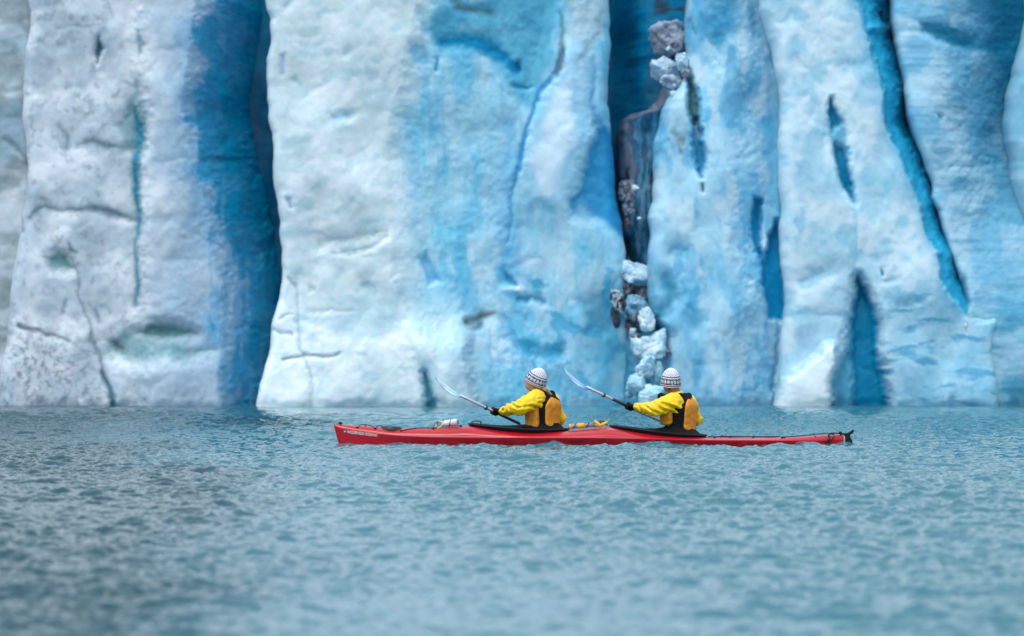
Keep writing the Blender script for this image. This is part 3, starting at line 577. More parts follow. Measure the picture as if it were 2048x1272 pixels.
near = np.array([-60., -20, -5, 2, 6, 9, 11.5]); far = np.array([70., 90, 200, 800])
yy = np.concatenate([near, ys, far]); outer = np.array([1.6, 3, 8, 30, 100])
ss = np.concatenate([-outer[::-1], sx, outer])
hw = np.interp(yy, [-60, 12, 64, 800], [3.6, 3.6, 12.5, 12.5])
XX = hw[:, None] * ss[None]; YY = np.repeat(yy[:, None], len(ss), 1)
refl_left = sm(-.12, .10, -(XX / (YY * .142)) * .5 - .30 + .22 * fbm(XX / 2.6, YY / 7, 3, 311))
gust = .9 + .7 * fbm(XX / 3.2, YY / 9, 3, 301) + .5 * refl_left                            # gusts roughen some patches more
hZ = .0108 * gust * samp(T1, 9.0, XX * .82, YY, .12) + .0040 * gust * samp(T2, 6.1, XX, YY, 1.1) + .0085 * samp(T3, 31., XX * .7, YY, 0) + .004 * samp(T2, 17.3, XX + 3, YY * .8, .7)
calm = .45 + .55 * sm(59.5, 51, YY); hZ *= calm
inner = (np.abs(ss) <= 1)[None] & ((yy >= 12.5) & (yy <= 64))[:, None]; hZ = np.where(inner, hZ, 0)
WATER_H = hZ
# water colour: dark grey-green reflection painted in on the left, silty turquoise elsewhere
refl_left = sm(-.12, .10, -(XX / (YY * .142)) * .5 - .30 + .22 * fbm(XX / 2.6, YY / 7, 3, 311))
wc = mixc(np.array([.038, .145, .190]), np.array([.014, .060, .080]), refl_left)
mw = bpy.data.materials.new('silty_water'); mw.use_nodes = True; nt = mw.node_tree; b = nt.nodes['Principled BSDF']
at = nt.nodes.new('ShaderNodeAttribute'); at.attribute_name = 'Col'; nt.links.new(at.outputs['Color'], b.inputs['Base Color'])
b.inputs['Roughness'].default_value = .05; b.inputs['IOR'].default_value = 1.38
tc = nt.nodes.new('ShaderNodeTexCoord'); n = nt.nodes.new('ShaderNodeTexNoise'); n.inputs['Scale'].default_value = 22; n.inputs['Detail'].default_value = 4
nt.links.new(tc.outputs['Object'], n.inputs['Vector']); bp = nt.nodes.new('ShaderNodeBump'); bp.inputs['Strength'].default_value = .3; bp.inputs['Distance'].default_value = .004
nt.links.new(n.outputs['Fac'], bp.inputs['Height']); nt.links.new(bp.outputs[0], b.inputs['Normal'])
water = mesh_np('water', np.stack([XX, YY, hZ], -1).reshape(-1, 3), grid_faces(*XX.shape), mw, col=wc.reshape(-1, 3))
tag(water, kind='structure')

# ---------------------------------------------------------------- surfaces from distance fields (people, gloves, clothes)
def surface_net(fn, lo, hi, h):
    lo = np.array(lo, float); hi = np.array(hi, float); n = np.ceil((hi - lo) / h).astype(int) + 1
    ax = [lo[i] + h * np.arange(n[i]) for i in range(3)]
    k = 5; m = -(-n // k) + 1; axc = [lo[i] + h * k * np.arange(m[i]) for i in range(3)]
    fc = fn(np.stack(np.meshgrid(*axc, indexing='ij'), -1)).astype(np.float32)      # coarse pass, then fine only near the surface
    near_ = np.abs(fc) < h * k * 1.75 + .022; nn = near_.copy()
    for d in range(3):
        nn |= np.roll(near_, -1, d) | np.roll(near_, 1, d)
    ix = [np.minimum(np.round(np.arange(n[i]) / k).astype(int), m[i] - 1) for i in range(3)]
    f = fc[np.ix_(*ix)].copy(); M_ = nn[np.ix_(*ix)]; I = np.argwhere(M_)
    f[M_] = fn(lo + h * I).astype(np.float32)
    f[0], f[-1], f[:, 0], f[:, -1], f[:, :, 0], f[:, :, -1] = [np.maximum(a, 1e-3) for a in (f[0], f[-1], f[:, 0], f[:, -1], f[:, :, 0], f[:, :, -1])]
    c = lambda i, j, k: f[i:n[0] - 1 + i, j:n[1] - 1 + j, k:n[2] - 1 + k]
    corners = [(i, j, k) for i in (0, 1) for j in (0, 1) for k in (0, 1)]
    cnt = sum((c(*q) < 0).astype(int) for q in corners); act = (cnt > 0) & (cnt < 8)
    idx = np.full(act.shape, -1, int); idx[act] = np.arange(act.sum())
    pos = np.zeros((act.sum(), 3)); w = np.zeros(act.sum())
    for a in corners:
        for d in range(3):
            if a[d] == 1: continue
            b = list(a); b[d] = 1; fa = c(*a)[act]; fb = c(*b)[act]; x = (fa < 0) != (fb < 0)
            t = np.where(x, fa / np.where(x, fa - fb, 1), 0); p = np.zeros((len(t), 3)) + np.array(a); p[:, d] = t
            pos += p * x[:, None]; w += x
    pos /= w[:, None]; cell = np.argwhere(act); V = lo + h * (cell + pos)
    quads = []
    for d in range(3):
        e1, e2 = [i for i in range(3) if i != d]
        sl = [slice(1, n[i] - 1) for i in range(3)]; sl[d] = slice(0, n[d] - 1)
        s2 = list(sl); s2[d] = slice(1, n[d])
        A = f[tuple(sl)]; B = f[tuple(s2)]; X = (A < 0) != (B < 0); q = np.argwhere(X); sg = (A[X] < 0)
        q[:, e1] += 1; q[:, e2] += 1
        def nb(o1, o2):
            r = q.copy(); r[:, e1] -= o1; r[:, e2] -= o2; return idx[r[:, 0], r[:, 1], r[:, 2]]
        Q = np.stack([nb(0, 0), nb(1, 0), nb(1, 1), nb(0, 1)], 1)
        fl = sg if d != 1 else ~sg
        Q[~fl] = Q[~fl][:, ::-1]; quads.append(Q[:, ::1])
    Q = np.concatenate(quads); Q = Q[(Q >= 0).all(1)]
    return V, Q
def cap(G, a, b, ra, rb):
    a, b = np.array(a), np.array(b); ab = b - a; t = np.clip(((G - a) @ ab) / (ab @ ab + 1e-12), 0, 1)
    return np.linalg.norm(G - a - t[..., None] * ab, axis=-1) - (ra + t * (rb - ra))
def ell(G, c, ax, r):
    """ellipsoid with orthonormal rows ax and radii r"""
    q = (G - np.array(c)) @ np.array(ax).T; r = np.array(r); k0 = np.linalg.norm(q / r, axis=-1); k1 = np.linalg.norm(q / r ** 2, axis=-1)
    return k0 * (k0 - 1) / (k1 + 1e-9)
def smin(a, b, k):
    h = np.clip(.5 + .5 * (b - a) / k, 0, 1); return b * (1 - h) + a * h - k * h * (1 - h)
def smax(a, b, k): return -smin(-a, -b, k)
def net(name, fn, lo, hi, h, m, colf=None):
    V, Q = surface_net(fn, lo, hi, h)
    return mesh_np(name, V, Q, m, col=None if colf is None else colf(V))
def norm(v): v = np.array(v, float); return v / np.linalg.norm(v)
def tube(pts, r, n=10, closed=False):
    """vertices and quads of a tube along points; r scalar or list"""
    p = np.array(pts, float); k = len(p); rr = np.zeros(k) + r
    T = np.roll(p, -1, 0) - np.roll(p, 1, 0)
    if not closed: T[0] = p[1] - p[0]; T[-1] = p[-1] - p[-2]
    T /= np.linalg.norm(T, axis=1)[:, None] + 1e-12
    u = norm(np.cross(T[0], [0.13, .27, 1.0])); U = []
    for t in T: u = u - t * (u @ t); u = norm(u); U.append(u)
    U = np.array(U); Wv = np.cross(T, U); a = np.linspace(0, 2 * np.pi, n, endpoint=False)
    V = p[:, None] + rr[:, None, None] * (np.cos(a)[None, :, None] * U[:, None] + np.sin(a)[None, :, None] * Wv[:, None])
    V = V.reshape(-1, 3); Fq = grid_faces(k, n, wrap=True)
    if closed:
        b = (k - 1) * n; j = np.arange(n); Fq = np.vstack([Fq, np.stack([b + j, b + (j + 1) % n, (j + 1) % n, j], 1)])
    else:
        V = np.vstack([V, p[:1], p[-1:]]); j = np.arange(n); c0, c1 = k * n, k * n + 1; b = (k - 1) * n
        Fq = np.vstack([Fq, np.stack([(j + 1) % n, j, np.full(n, c0), np.full(n, c0)], 1), np.stack([b + j, b + (j + 1) % n, np.full(n, c1), np.full(n, c1)], 1)])
    return V, Fq
def join(parts):
    Vs, Fs, o = [], [], 0
    for V, Fq in parts: Vs.append(V); Fs.append(Fq + o); o += len(V)
    return np.vstack(Vs), np.vstack(Fs)
def obj_q(name, vf, m, smooth=True):
    """quads where the last two corners may coincide become triangles"""
    V, Fq = vf; me = bpy.data.meshes.new(name)
    me.from_pydata([tuple(v) for v in V], [], [tuple(f[:3]) if f[2] == f[3] else tuple(f) for f in Fq.tolist()])
    me.polygons.foreach_set('use_smooth', np.full(len(me.polygons), smooth)); me.materials.append(m); me.update()
    o = bpy.data.objects.new(name, me); sc.collection.objects.link(o); return o
def box(c, ax, half, bev=0.15):
    """rounded box as a dense little grid: superellipsoid"""
    a = np.linspace(-np.pi / 2, np.pi / 2, 13); b = np.linspace(-np.pi, np.pi, 24, endpoint=False); e = bev * 2
    f = lambda w: np.sign(w) * np.abs(w) ** e
    A, B = np.meshgrid(a, b, indexing='ij'); q = np.stack([f(np.cos(A)) * f(np.cos(B)), f(np.cos(A)) * f(np.sin(B)), f(np.sin(A))], -1)
    q = q * np.array(half); V = np.array(c) + q @ np.array(ax)
    return V.reshape(-1, 3), grid_faces(13, 24, wrap=True)
I3 = np.eye(3)

# ---------------------------------------------------------------- materials of boat and people
M_hull = mat('red_polyethylene', (.43, .003, .014), .3, spec=.4, var=.07, scale=9, bump=.08, bscale=40, bdist=.003, coat=.22)
M_black = mat('black_rubber', (.008, .009, .011), .5, spec=.25, var=.3, scale=30, bump=.3, bscale=90)
M_neo = mat('black_neoprene', (.007, .008, .010), .8, spec=.15, var=.3, scale=20, bump=.4, bscale=160)
M_yel = mat('yellow_dry_top', (.86, .57, .003), .5, var=.10, scale=14, bump=.25, bscale=60, bdist=.006)
M_amb = mat('amber_vest_fabric', (.66, .25, .010), .65, var=.14, scale=16, bump=.35, bscale=170, bdist=.004)
M_blk2 = mat('black_vest_fabric', (.007, .007, .010), .8, spec=.15, var=.35, scale=40, bump=.4, bscale=150)
M_skin = mat('skin', (.50, .25, .17), .5, var=.10, scale=30, sss=.15, ssc=.02)
M_skin2 = mat('brownish_skin', (.27, .14, .10), .5, var=.10, scale=30, sss=.15, ssc=.02)  # darker, browner skin for the rear kayaker
M_hair = mat('dark_blonde_hair', (.30, .18, .08), .55, var=.4, scale=90, bump=.6, bscale=200)
M_hair2 = mat('dark_hair', (.03, .022, .018), .5, var=.4, scale=90, bump=.6, bscale=200)
M_knit = mat('knitted_wool', (.8, .8, .8), .85, var=.08, scale=120, attr=True, bump=.7, bscale=260, bdist=.004)
M_alu = mat('aluminium_shaft', (.50, .50, .54), .32, metal=.75, var=.08, scale=30)
M_grip = mat('black_grip', (.013, .014, .018), .45, var=.2)
M_blade1 = mat('pale_blue_blade', (.30, .62, .78), .3, var=.12, scale=18, attr=True, coat=.3, sss=.5, ssc=.05)
M_blade2 = M_blade1
M_cord = mat('black_cord', (.015, .014, .016), .7)
M_maroon = mat('maroon_webbing', (.16, .006, .022), .6, var=.2)
M_white = mat('white_lettering', (.80, .78, .80), .5, var=.05)
M_flag = mat('blue_sticker', (.10, .18, .45), .5)
M_bottle = mat('white_bottle', (.72, .76, .78), .3, var=.08, coat=.3)
M_cap = mat('grey_cap', (.22, .23, .28), .4)
M_gtube = mat('grey_pump_tube', (.30, .28, .38), .4, var=.1)
M_pyel = mat('yellow_plastic', (.80, .46, .012), .4, var=.1)
M_cream = mat('cream_rope', (.62, .62, .40), .7, var=.15)
M_hatch = mat('dark_green_hatch', (.01, .03, .03), .45)

# ---------------------------------------------------------------- kayak
st = np.linspace(667, 1687, 341)
def prof_pts(pts, sg=5):
    a = np.array(pts, float); y = np.interp(st, a[:, 0], a[:, 1]); k = np.exp(-.5 * (np.arange(-12, 13) / sg) ** 2); k /= k.sum()
    yp = np.pad(y, 12, mode='reflect', reflect_type='odd'); return np.convolve(yp, k, 'valid')
deck_py = prof_pts([(667, 848), (700, 850.5), (740, 852.5), (765, 855), (785, 857.5), (800, 857), (820, 855.5), (850, 855), (880, 854.5), (910, 852), (932, 850), (950, 852), (1000, 857.5), (1060, 862), (1110, 861.5), (1150, 859), (1190, 856), (1208, 853.5), (1220, 853), (1240, 857), (1267, 861), (1304, 865.5), (1341, 869.5), (1369, 872), (1415, 874), (1480, 875), (1560, 874.5), (1600, 873.5), (1640, 871.5), (1687, 869.5)], 2.0)
chine_py = prof_pts([(667, 853.5), (690, 859), (720, 863), (796, 870), (870, 872.5), (940, 873), (1060, 874), (1180, 873.5), (1300, 876), (1415, 879), (1560, 880.5), (1640, 880), (1687, 878)], 4)
zt = (890 - deck_py) / 180; zk = np.minimum((890 - chine_py) / 180, zt - .012)
sx_ = (st - 667) / 1020
hb = .315 * np.sin(np.pi * np.clip(sx_, 0, 1) ** .93) ** .72 + .012; hb *= np.where(sx_ > .93, .55 + .45 * np.cos((sx_ - .93) / .07 * np.pi / 2), 1)
hb = np.maximum(hb, .018)
keel = np.interp(st, [667, 690, 740, 1000, 1500, 1640, 1668, 1676, 1687], [-.10, -.11, -.12, -.13, -.13, -.09, -.03, .01, .035])
def section(i):
    b, k, c, t = hb[i], keel[i], zk[i], zt[i]; mid = c + (t - c)
    ctrl = np.array([(0, k), (.45 * b, k + .018), (.72 * b, k + .05 * min(1, b / .2)), (.87 * b, min(.5 * (k + .05) + .5 * c, c - .03)), (b, c - .010), (.985 * b, c + .004), (.90 * b, c + (t - c) * .38), (.62 * b, c + (t - c) * .78), (.30 * b, c + (t - c) * .96), (0, t)])
    out = []
    P4 = np.vstack([2 * ctrl[0] - ctrl[1], ctrl, 2 * ctrl[-1] - ctrl[-2]])
    for j in range(len(ctrl) - 1):
        p0, p1, p2, p3 = P4[j:j + 4]
        for u in np.linspace(0, 1, 6, endpoint=False):
            out.append(.5 * ((2 * p1) + (-p0 + p2) * u + (2 * p0 - 5 * p1 + 4 * p2 - p3) * u * u + (-p0 + 3 * p1 - 3 * p2 + p3) * u ** 3))
    out.append(ctrl[-1]); return np.array(out)
SEC = np.array([section(i) for i in range(len(st))])                      # stations x profile x (half breadth, height)
def shear(px, z):                                                        # raked stem
    w = np.clip(1 - (px - 667) / 70, 0, 1); return px + w * np.clip((.235 - z), 0, .4) * 47
full = np.concatenate([SEC, SEC[:, -2:0:-1] * np.array([-1, 1])], 1)      # far side first, then mirrored
PX = shear(st[:, None] + 0 * full[..., 1], full[..., 1])
HV = np.stack([(PX - 1024) / 180, 40 + full[..., 0], full[..., 1]], -1)
nr, nc = HV.shape[:2]; Vh = HV.reshape(-1, 3); Fh = grid_faces(nr, nc, wrap=True, flip=True)
for e, i0 in ((0, 0), (1, (nr - 1) * nc)):
    ring = HV[0 if e == 0 else -1]; Vh = np.vstack([Vh, ring.mean(0)[None]]); c_ = len(Vh) - 1; j = np.arange(nc)
    Fh = np.vstack([Fh, np.stack([i0 + j, i0 + (j + 1) % nc, np.full(nc, c_), np.full(nc, c_)], 1)])
kayak = empty('kayak', (0.85, 40, 0))
tag(kayak, 'long red two-seat sea kayak with black cockpit rims floating below the ice front', 'kayak')
hull = obj_q('hull', (Vh, Fh), M_hull)
def hull_y(px, z):
    """near-side surface Y of the hull at photo column px and height z"""
    px = np.asarray(px, float); w = np.clip(1 - (px - 667) / 70, 0, 1); p0 = px - w * np.clip(.235 - z, 0, .4) * 47
    i = np.clip(np.interp(p0, st, np.arange(len(st))), 0, len(st) - 1.001); r = []
    for a, zz in zip(i.ravel(), np.broadcast_to(z, i.shape).ravel()):
        s0 = SEC[int(a)] * (1 - a % 1) + SEC[int(a) + 1] * (a % 1); s0 = s0[8:]
        r.append(np.interp(zz, s0[:, 1], s0[:, 0]))
    return 40 - np.array(r).reshape(i.shape)
def deck_z(px, d):
    i = int(np.clip(np.interp(px, st, np.arange(len(st))), 0, len(st) - 2)); s0 = SEC[i]; top = s0[30:]
    return np.interp(abs(d), top[::-1, 0], top[::-1, 1])
KX = lambda px: (px - 1024) / 180
def KP(px, d, up=0.0): return (KX(px), 40 + d, deck_z(px, d) + up)
parts_k = [hull]
# cockpit rims: an upright lip with an outward flange, one ring each
def rim(name, x0, x1, zpts, hwid):
    n = 96; a = np.linspace(0, 2 * np.pi, n, endpoint=False); cx, rx = (x0 + x1) / 2, (x1 - x0) / 2
    ca, sa = np.cos(a), np.sin(a); px = cx + rx * ca; dy = hwid * np.sign(sa) * np.abs(sa) ** .85 * (1 - .18 * -ca)
    z = np.interp(px, [p[0] for p in zpts], [(890 - p[1]) / 180 for p in zpts])
    prof = [(-.004, -.045), (.006, -.036), (.010, -.012), (.026, -.008), (.028, .004), (.016, .009), (-.006, .007), (-.012, -.004), (-.012, -.045)]
    V = []
    for q in range(n):
        nx, ny = ca[q], sa[q]
        for (o_, h_) in prof: V.append((KX(px[q]) + nx * o_, 40 + dy[q] + ny * o_, z[q] + h_))
    m_ = len(prof); Fq = grid_faces(n, m_, wrap=True); b = (n - 1) * m_; j = np.arange(m_)
    Fq = np.vstack([Fq, np.stack([b + j, b + (j + 1) % m_, (j + 1) % m_, j], 1)])
    return obj_q(name, (np.array(V), Fq[:, ::-1]), M_black), (px, dy, z)
rim1_z = [(938, 847), (960, 849.8), (1000, 853.6), (1050, 857.5), (1100, 859), (1140, 857.5)]
rim2_z = [(1220, 850.5), (1267, 856.3), (1310, 862.3), (1360, 867.8), (1412, 870.5)]
c1, ring1 = rim('cockpit_rim', 941, 1134, rim1_z, .215); c2, ring2 = rim('cockpit_rim', 1223, 1410, rim2_z, .215)
parts_k += [c1, c2]
# hatch, deck lines, grab handles, fittings
a = np.linspace(0, 2 * np.pi, 40, endpoint=False)
hv = []; 
for s_, up in ((1.0, -.02), (1.0, .012), (.85, .022), (.4, .026), (.02, .027)):
    for t in a: hv.append((KX(783 + 21 * s_ * math.cos(t)), 40 + .135 * s_ * math.sin(t), (890 - 856.2) / 180 + up - .004 * math.cos(t) ))
parts_k.append(obj_q('hatch_cover', (np.array(hv), grid_faces(5, 40, wrap=True)), M_hatch))
def line(name, pts, r=.0045, m=None, smooth_n=6):
    p = np.array(pts, float); t = np.linspace(0, len(p) - 1, (len(p) - 1) * smooth_n + 1)
    q = np.stack([np.interp(t, np.arange(len(p)), p[:, k]) for k in range(3)], 1)
    for _ in range(3): q[1:-1] = .25 * q[:-2] + .5 * q[1:-1] + .25 * q[2:]
    return obj_q(name, tube(q, r, 8), m or M_cord)
def fitting(px, d, r=.011):
    return box(KP(px, d, .005), I3, (r * 1.3, r, r * .9), .35)
parts_k.append(obj_q('bow_handle', join([box(KP(681, 0, .016), I3, (.018, .035, .014), .3), tube([KP(674, -.012, -.03), KP(676, 0, .012), KP(681, 0, .02)], .004, 8)]), M_black))
parts_k.append(line('bow_toggle_cord', [KP(672, -.014, -.042), (KX(674), 40 - .012, .215), (KX(677), 40, .228), (KX(679), 40.01, .228)], .004, M_cream))
parts_k.append(line('deck_line', [KP(715, -.075, -.03), KP(718, -.045, .006), KP(722, 0, .014), KP(732, .02, .016), KP(742, -.01, .010), KP(751, -.09, .004)]))
parts_k.append(line('deck_line', [KP(726, -.085, -.045), KP(730, -.05, .004), KP(733, 0, .018)]))
parts_k.append(line('deck_line', [KP(752, -.10, .006), KP(757, -.03, .022), KP(765, 0, .016), KP(773, .02, .012)]))
parts_k.append(line('deck_line', [KP(803, -.14, .005), KP(815, -.12, .007), KP(840, -.08, .007), KP(866, -.10, .006)]))
parts_k.append(line('deck_line', [KP(868, -.12, .006), KP(880, .0, .012), KP(900, .08, .008), KP(922, -.10, .006)]))
parts_k.append(line('deck_line', [KP(1415, -.10, .008), KP(1460, -.05, .010), KP(1505, .0, .012), KP(1552, -.06, .009)], .006))
parts_k.append(line('deck_line', [KP(1440, .10, .010), KP(1500, -.03, .012), KP(1560, .08, .010)], .006))
parts_k.append(line('rudder_line', [KP(1563, -.09, .006), KP(1600, -.06, .012), KP(1640, -.03, .024), (KX(1675), 39.99, (890 - 866.5) / 180)], .003))
parts_k.append(line('rudder_line', [KP(1563, .09, .006), KP(1600, .06, .014), KP(1640, .03, .030), (KX(1675), 40.01, (890 - 865.5) / 180)], .003))
for px, d in ((751, -.10), (715, -.078), (803, -.14), (867, -.12), (922, -.10), (1428, -.12), (1460, -.07), (1506, -.06), (1563, -.09), (1567, -.07)):
    parts_k.append(obj_q('deck_fitting', fitting(px, d), M_black))
parts_k.append(obj_q('deck_fitting', fitting(1630, -.04, .008), mat('red_fitting', (.5, .01, .02), .4)))
for px, py in ((1124, 887), (1144, 887.2), (1194, 887.4), (823, 881), (889, 883)):     # rivets low on the side
    z_ = (890 - py) / 180; y_ = float(hull_y(np.array([px]), z_)[0]); parts_k.append(obj_q('rivet', box((KX(px), y_, z_), I3, (.007, .006, .007), .5), M_cord))
# stern grab cord
zs = lambda py: (890 - py) / 180
def side(px, py, out=.006): return (KX(px), float(hull_y(np.array([px]), zs(py))[0]) - out, zs(py))
parts_k.append(line('stern_handle', [(KX(1668), 40.0, zs(868.5)), (KX(1662), 39.985, zs(866.5)), (KX(1656), 39.97, zs(870)), side(1659, 875, .012), side(1654, 881, .016), side(1650, 886.5, .018)], .010, M_black))
parts_k.append(line('stern_handle', [side(1668, 873, .010), side(1663, 878, .018), side(1656, 885, .018)], .007, M_black))
# rudder: bracket, arm and hanging blade
def plate(poly, y, th, m, name):
    n = len(poly); V = [(KX(x), y - th / 2, zs(py)) for x, py in poly] + [(KX(x), y + th / 2, zs(py)) for x, py in poly]
    me = bpy.data.meshes.new(name); me.from_pydata(V, [], [tuple(range(n)), tuple(range(2 * n - 1, n - 1, -1))] + [(i, i + n, (i + 1) % n + n, (i + 1) % n) for i in range(n)])
    me.materials.append(m); me.update(); o = bpy.data.objects.new(name, me); sc.collection.objects.link(o)
    bm_ = o.modifiers.new('bevel', 'BEVEL'); bm_.width = th * .3; bm_.segments = 3; return o
rud = plate([(1687.5, 869), (1690, 874), (1690.5, 880), (1689, 886), (1689, 893), (1692, 898), (1699, 898), (1704, 893), (1705, 886), (1704.5, 880), (1701.5, 876), (1700, 872.5), (1701, 869), (1707, 866), (1708, 861), (1707, 859), (1703.5, 860), (1699, 863.5), (1694.5, 865.8), (1686, 866.5)], 40.0, .022, M_black, 'rudder')
brk = obj_q('rudder_bracket', join([box((KX(1680.5), 40, zs(865.5)), I3, (.020, .022, .016), .4), box((KX(1676), 40, zs(866.6)), I3, (.028, .016, .006), .3), box((KX(1685), 40, zs(867.8)), I3, (.034, .014, .009), .3), box((KX(1681), 40, zs(869.8)), I3, (.008, .012, .010), .3)]), M_black)
parts_k += [rud, brk]
# lettering laid on the hull side
def lettering(txt, name, x0, y0, x1, y1, hgt, m, out=.003, bold=.0, italic=0, squeeze=None):
    cu = bpy.data.curves.new(name, 'FONT'); cu.body = txt; cu.size = 1; cu.offset = bold; cu.resolution_u = 3
    to = bpy.data.objects.new('tmp', cu); sc.collection.objects.link(to); bpy.context.view_layer.update()
    me = bpy.data.meshes.new_from_object(to.evaluated_get(bpy.context.evaluated_depsgraph_get())); bpy.data.objects.remove(to)
    import bmesh
    bm = bmesh.new(); bm.from_mesh(me); bmesh.ops.triangulate(bm, faces=bm.faces); bmesh.ops.subdivide_edges(bm, edges=[e for e in bm.edges if e.calc_length() > .12], cuts=2, use_grid_fill=True); bm.to_mesh(me); bm.free()
    v = np.array([q.co[:] for q in me.vertices]); mn, mxx = v.min(0), v.max(0)
    u = (v[:, 0] - mn[0]) / (mxx[0] - mn[0]); w = (v[:, 1] - mn[1]) / (mxx[1] - mn[1])
    px = x0 + (x1 - x0) * u + italic * w; py = y0 + (y1 - y0) * u - hgt * w; z_ = zs(py); yy_ = hull_y(px, z_) - out
    me.vertices.foreach_set('co', np.stack([KX(px), yy_, z_], 1).astype(np.float32).ravel()); me.materials.clear(); me.materials.append(m); me.update()
    o = bpy.data.objects.new(name, me); sc.collection.objects.link(o); return o
parts_k.append(lettering('WILDERNESS NORWAY', 'lettering', 695, 865.8, 756.5, 873, 5.6, M_white, bold=.009))
def patch(name, cs, m, out=.003):
    V = []; n = 5
    for i in range(n):
        for j in range(n):
            u, w = i / (n - 1), j / (n - 1); p = (1 - u) * ((1 - w) * np.array(cs[0]) + w * np.array(cs[3])) + u * ((1 - w) * np.array(cs[1]) + w * np.array(cs[2]))
            V.append(side(p[0], p[1], out))
    return obj_q(name, (np.array(V), grid_faces(n, n)), m)
parts_k.append(patch('sticker', [(687.8, 859.8), (693.2, 860.2), (693.4, 864.6), (687.8, 864.2)], M_flag))
parts_k.append(patch('sticker_emblem', [(689.2, 862.0), (692.4, 862.0), (692.4, 863.6), (689.2, 863.6)], M_white, .005))
M_dk = mat('dark_lettering', (.03, .008, .012), .5); M_pink = mat('pale_lettering', (.55, .33, .36), .5)
parts_k.append(lettering('17', 'lettering', 1167, 883.0, 1175, 882.6, 4.0, M_dk, bold=.01, italic=1.5))
parts_k.append(lettering('LOOKSHA', 'lettering', 1138, 884.0, 1163, 883.1, 4.2, M_dk, bold=.01, italic=1.5))
t = np.linspace(0, 2 * np.pi, 60, endpoint=False); ring = [side(1608.5 + 18 * math.cos(q), 886.4 + 2.9 * math.sin(q) * (1 if math.sin(q) < 0 else .7) * (1.15 if math.sin(q) < 0 else 1), .003) for q in t]
parts_k.append(obj_q('logo_oval', tube(ring, .0026, 6, closed=True), M_pink))
parts_k.append(lettering('NEW LIBERTY', 'lettering', 1596, 887.9, 1620, 887.7, 2.4, M_pink, bold=.0))
into(kayak, *parts_k)

# ---------------------------------------------------------------- things on deck
def frame(T, hint=(0, 0, 1)):
    T = norm(T); u = norm(np.array(hint) - T * np.dot(hint, T)); return T, u, np.cross(T, u)
def rod(a, b, r, n=20): return tube([a, b], r, n)
bt = empty('water_bottle', KP(900, 0, .01))
a0 = np.array((KX(888.5), 39.96, deck_z(888, 0) + .040)); a1 = np.array((KX(915.5), 39.92, deck_z(913, 0) + .046)); Tb = norm(a1 - a0)
prof_b = [(0, .018), (.01, .030), (.03, .034), (.93, .036), (.97, .036), (.99, .033), (1, .026)]
L_ = np.linalg.norm(a1 - a0)
body_b = obj_q('bottle_body', tube([a0 + Tb * L_ * t_ for t_, r_ in prof_b], [r_ for t_, r_ in prof_b], 24), M_bottle)
cap_b = obj_q('bottle_cap', tube([a1 - Tb * .002, a1 + Tb * .006, a1 + Tb * .010], [.028, .027, .018], 24), M_cap)
strap_b = obj_q('strap', tube([a0 + Tb * L_ * .42 + .038 * np.array((math.sin(q) * .25, math.cos(q), math.sin(q))) + np.array((.0, 0, 0)) for q in np.linspace(0, 2 * np.pi, 24, endpoint=False)], .004, 6, closed=True), M_cord)
into(bt, body_b, cap_b, strap_b); tag(bt, 'white cylindrical bottle lashed on the foredeck ahead of the front cockpit', 'bottle')
coil = empty('rope_coil', KP(876, 0, .01)); rg = np.random.default_rng(4); loops = []
for k in range(4):
    c0 = np.array(KP(877 + 2 * k, -.05 + .02 * k, .030 + .005 * k)); rr_ = .034 + .008 * rg.random(); tl = rg.uniform(-.5, .5)
    loops.append(tube([c0 + rr_ * np.array((math.cos(q) * 1.1, .5 * math.sin(q + tl), math.sin(q) * .75 + .25 * math.cos(q))) for q in np.linspace(0, 2 * np.pi, 30, endpoint=False)], .0045, 8, closed=True))
cr = obj_q('coil', join(loops[:3]), M_cream); cb = obj_q('clip', join([loops[3], tube([KP(868, -.09, .008), KP(870, -.06, .05), KP(876, -.04, .066), KP(884, -.03, .05)], .004, 8)]), M_cord)
into(coil, cr, cb); tag(coil, 'small cream and black rope coil on the foredeck beside the white bottle', 'rope')
pump = empty('bilge_pump', KP(1165, -.06, .01))
p0, p1 = np.array((KX(1136), 39.90, zs(853.0))), np.array((KX(1192), 39.93, zs(848.5))); Tp = norm(p1 - p0); Lp_ = np.linalg.norm(p1 - p0)
ptube = obj_q('pump_tube', tube([p0, p0 + Tp * .01, p1], [.012, .025, .026], 20), M_gtube)
band = obj_q('grip_band', tube([p0 + Tp * Lp_ * .33, p0 + Tp * Lp_ * .34, p0 + Tp * Lp_ * .57, p0 + Tp * Lp_ * .58], [.026, .031, .031, .026], 20), M_pyel)
band2 = obj_q('grip_band', tube([p0 + Tp * .002, p0 + Tp * .012, p0 + Tp * .035, p0 + Tp * .037], [.012, .0275, .0275, .025], 20), M_pyel)
hd = P(0, 0) * 0
hdl = obj_q('pump_handle', join([tube([(KX(1188), 39.915, zs(840.8)), (KX(1193), 39.91, zs(845)), (KX(1198), 39.905, zs(849.5)), (KX(1200), 39.90, zs(853))], [.014, .018, .020, .014], 12),
    tube([(KX(1199), 39.90, zs(851)), (KX(1207), 39.91, zs(847.5)), (KX(1215), 39.92, zs(843.8))], [.016, .017, .013], 12), tube([p1 - Tp * .02, (KX(1199), 39.905, zs(849))], .020, 12)]), M_pyel)
pst = [obj_q('strap', tube([p0 + Tp * Lp_ * f_ + .029 * np.array((math.sin(q) * .5, math.cos(q), math.sin(q))) for q in np.linspace(0, 2 * np.pi, 24, endpoint=False)], .0045, 6, closed=True), M_cord) for f_ in (.22, .70)]
into(pump, ptube, band, band2, hdl, *pst); tag(pump, 'grey and yellow hand pump strapped to the deck between the two paddlers', 'hand pump')

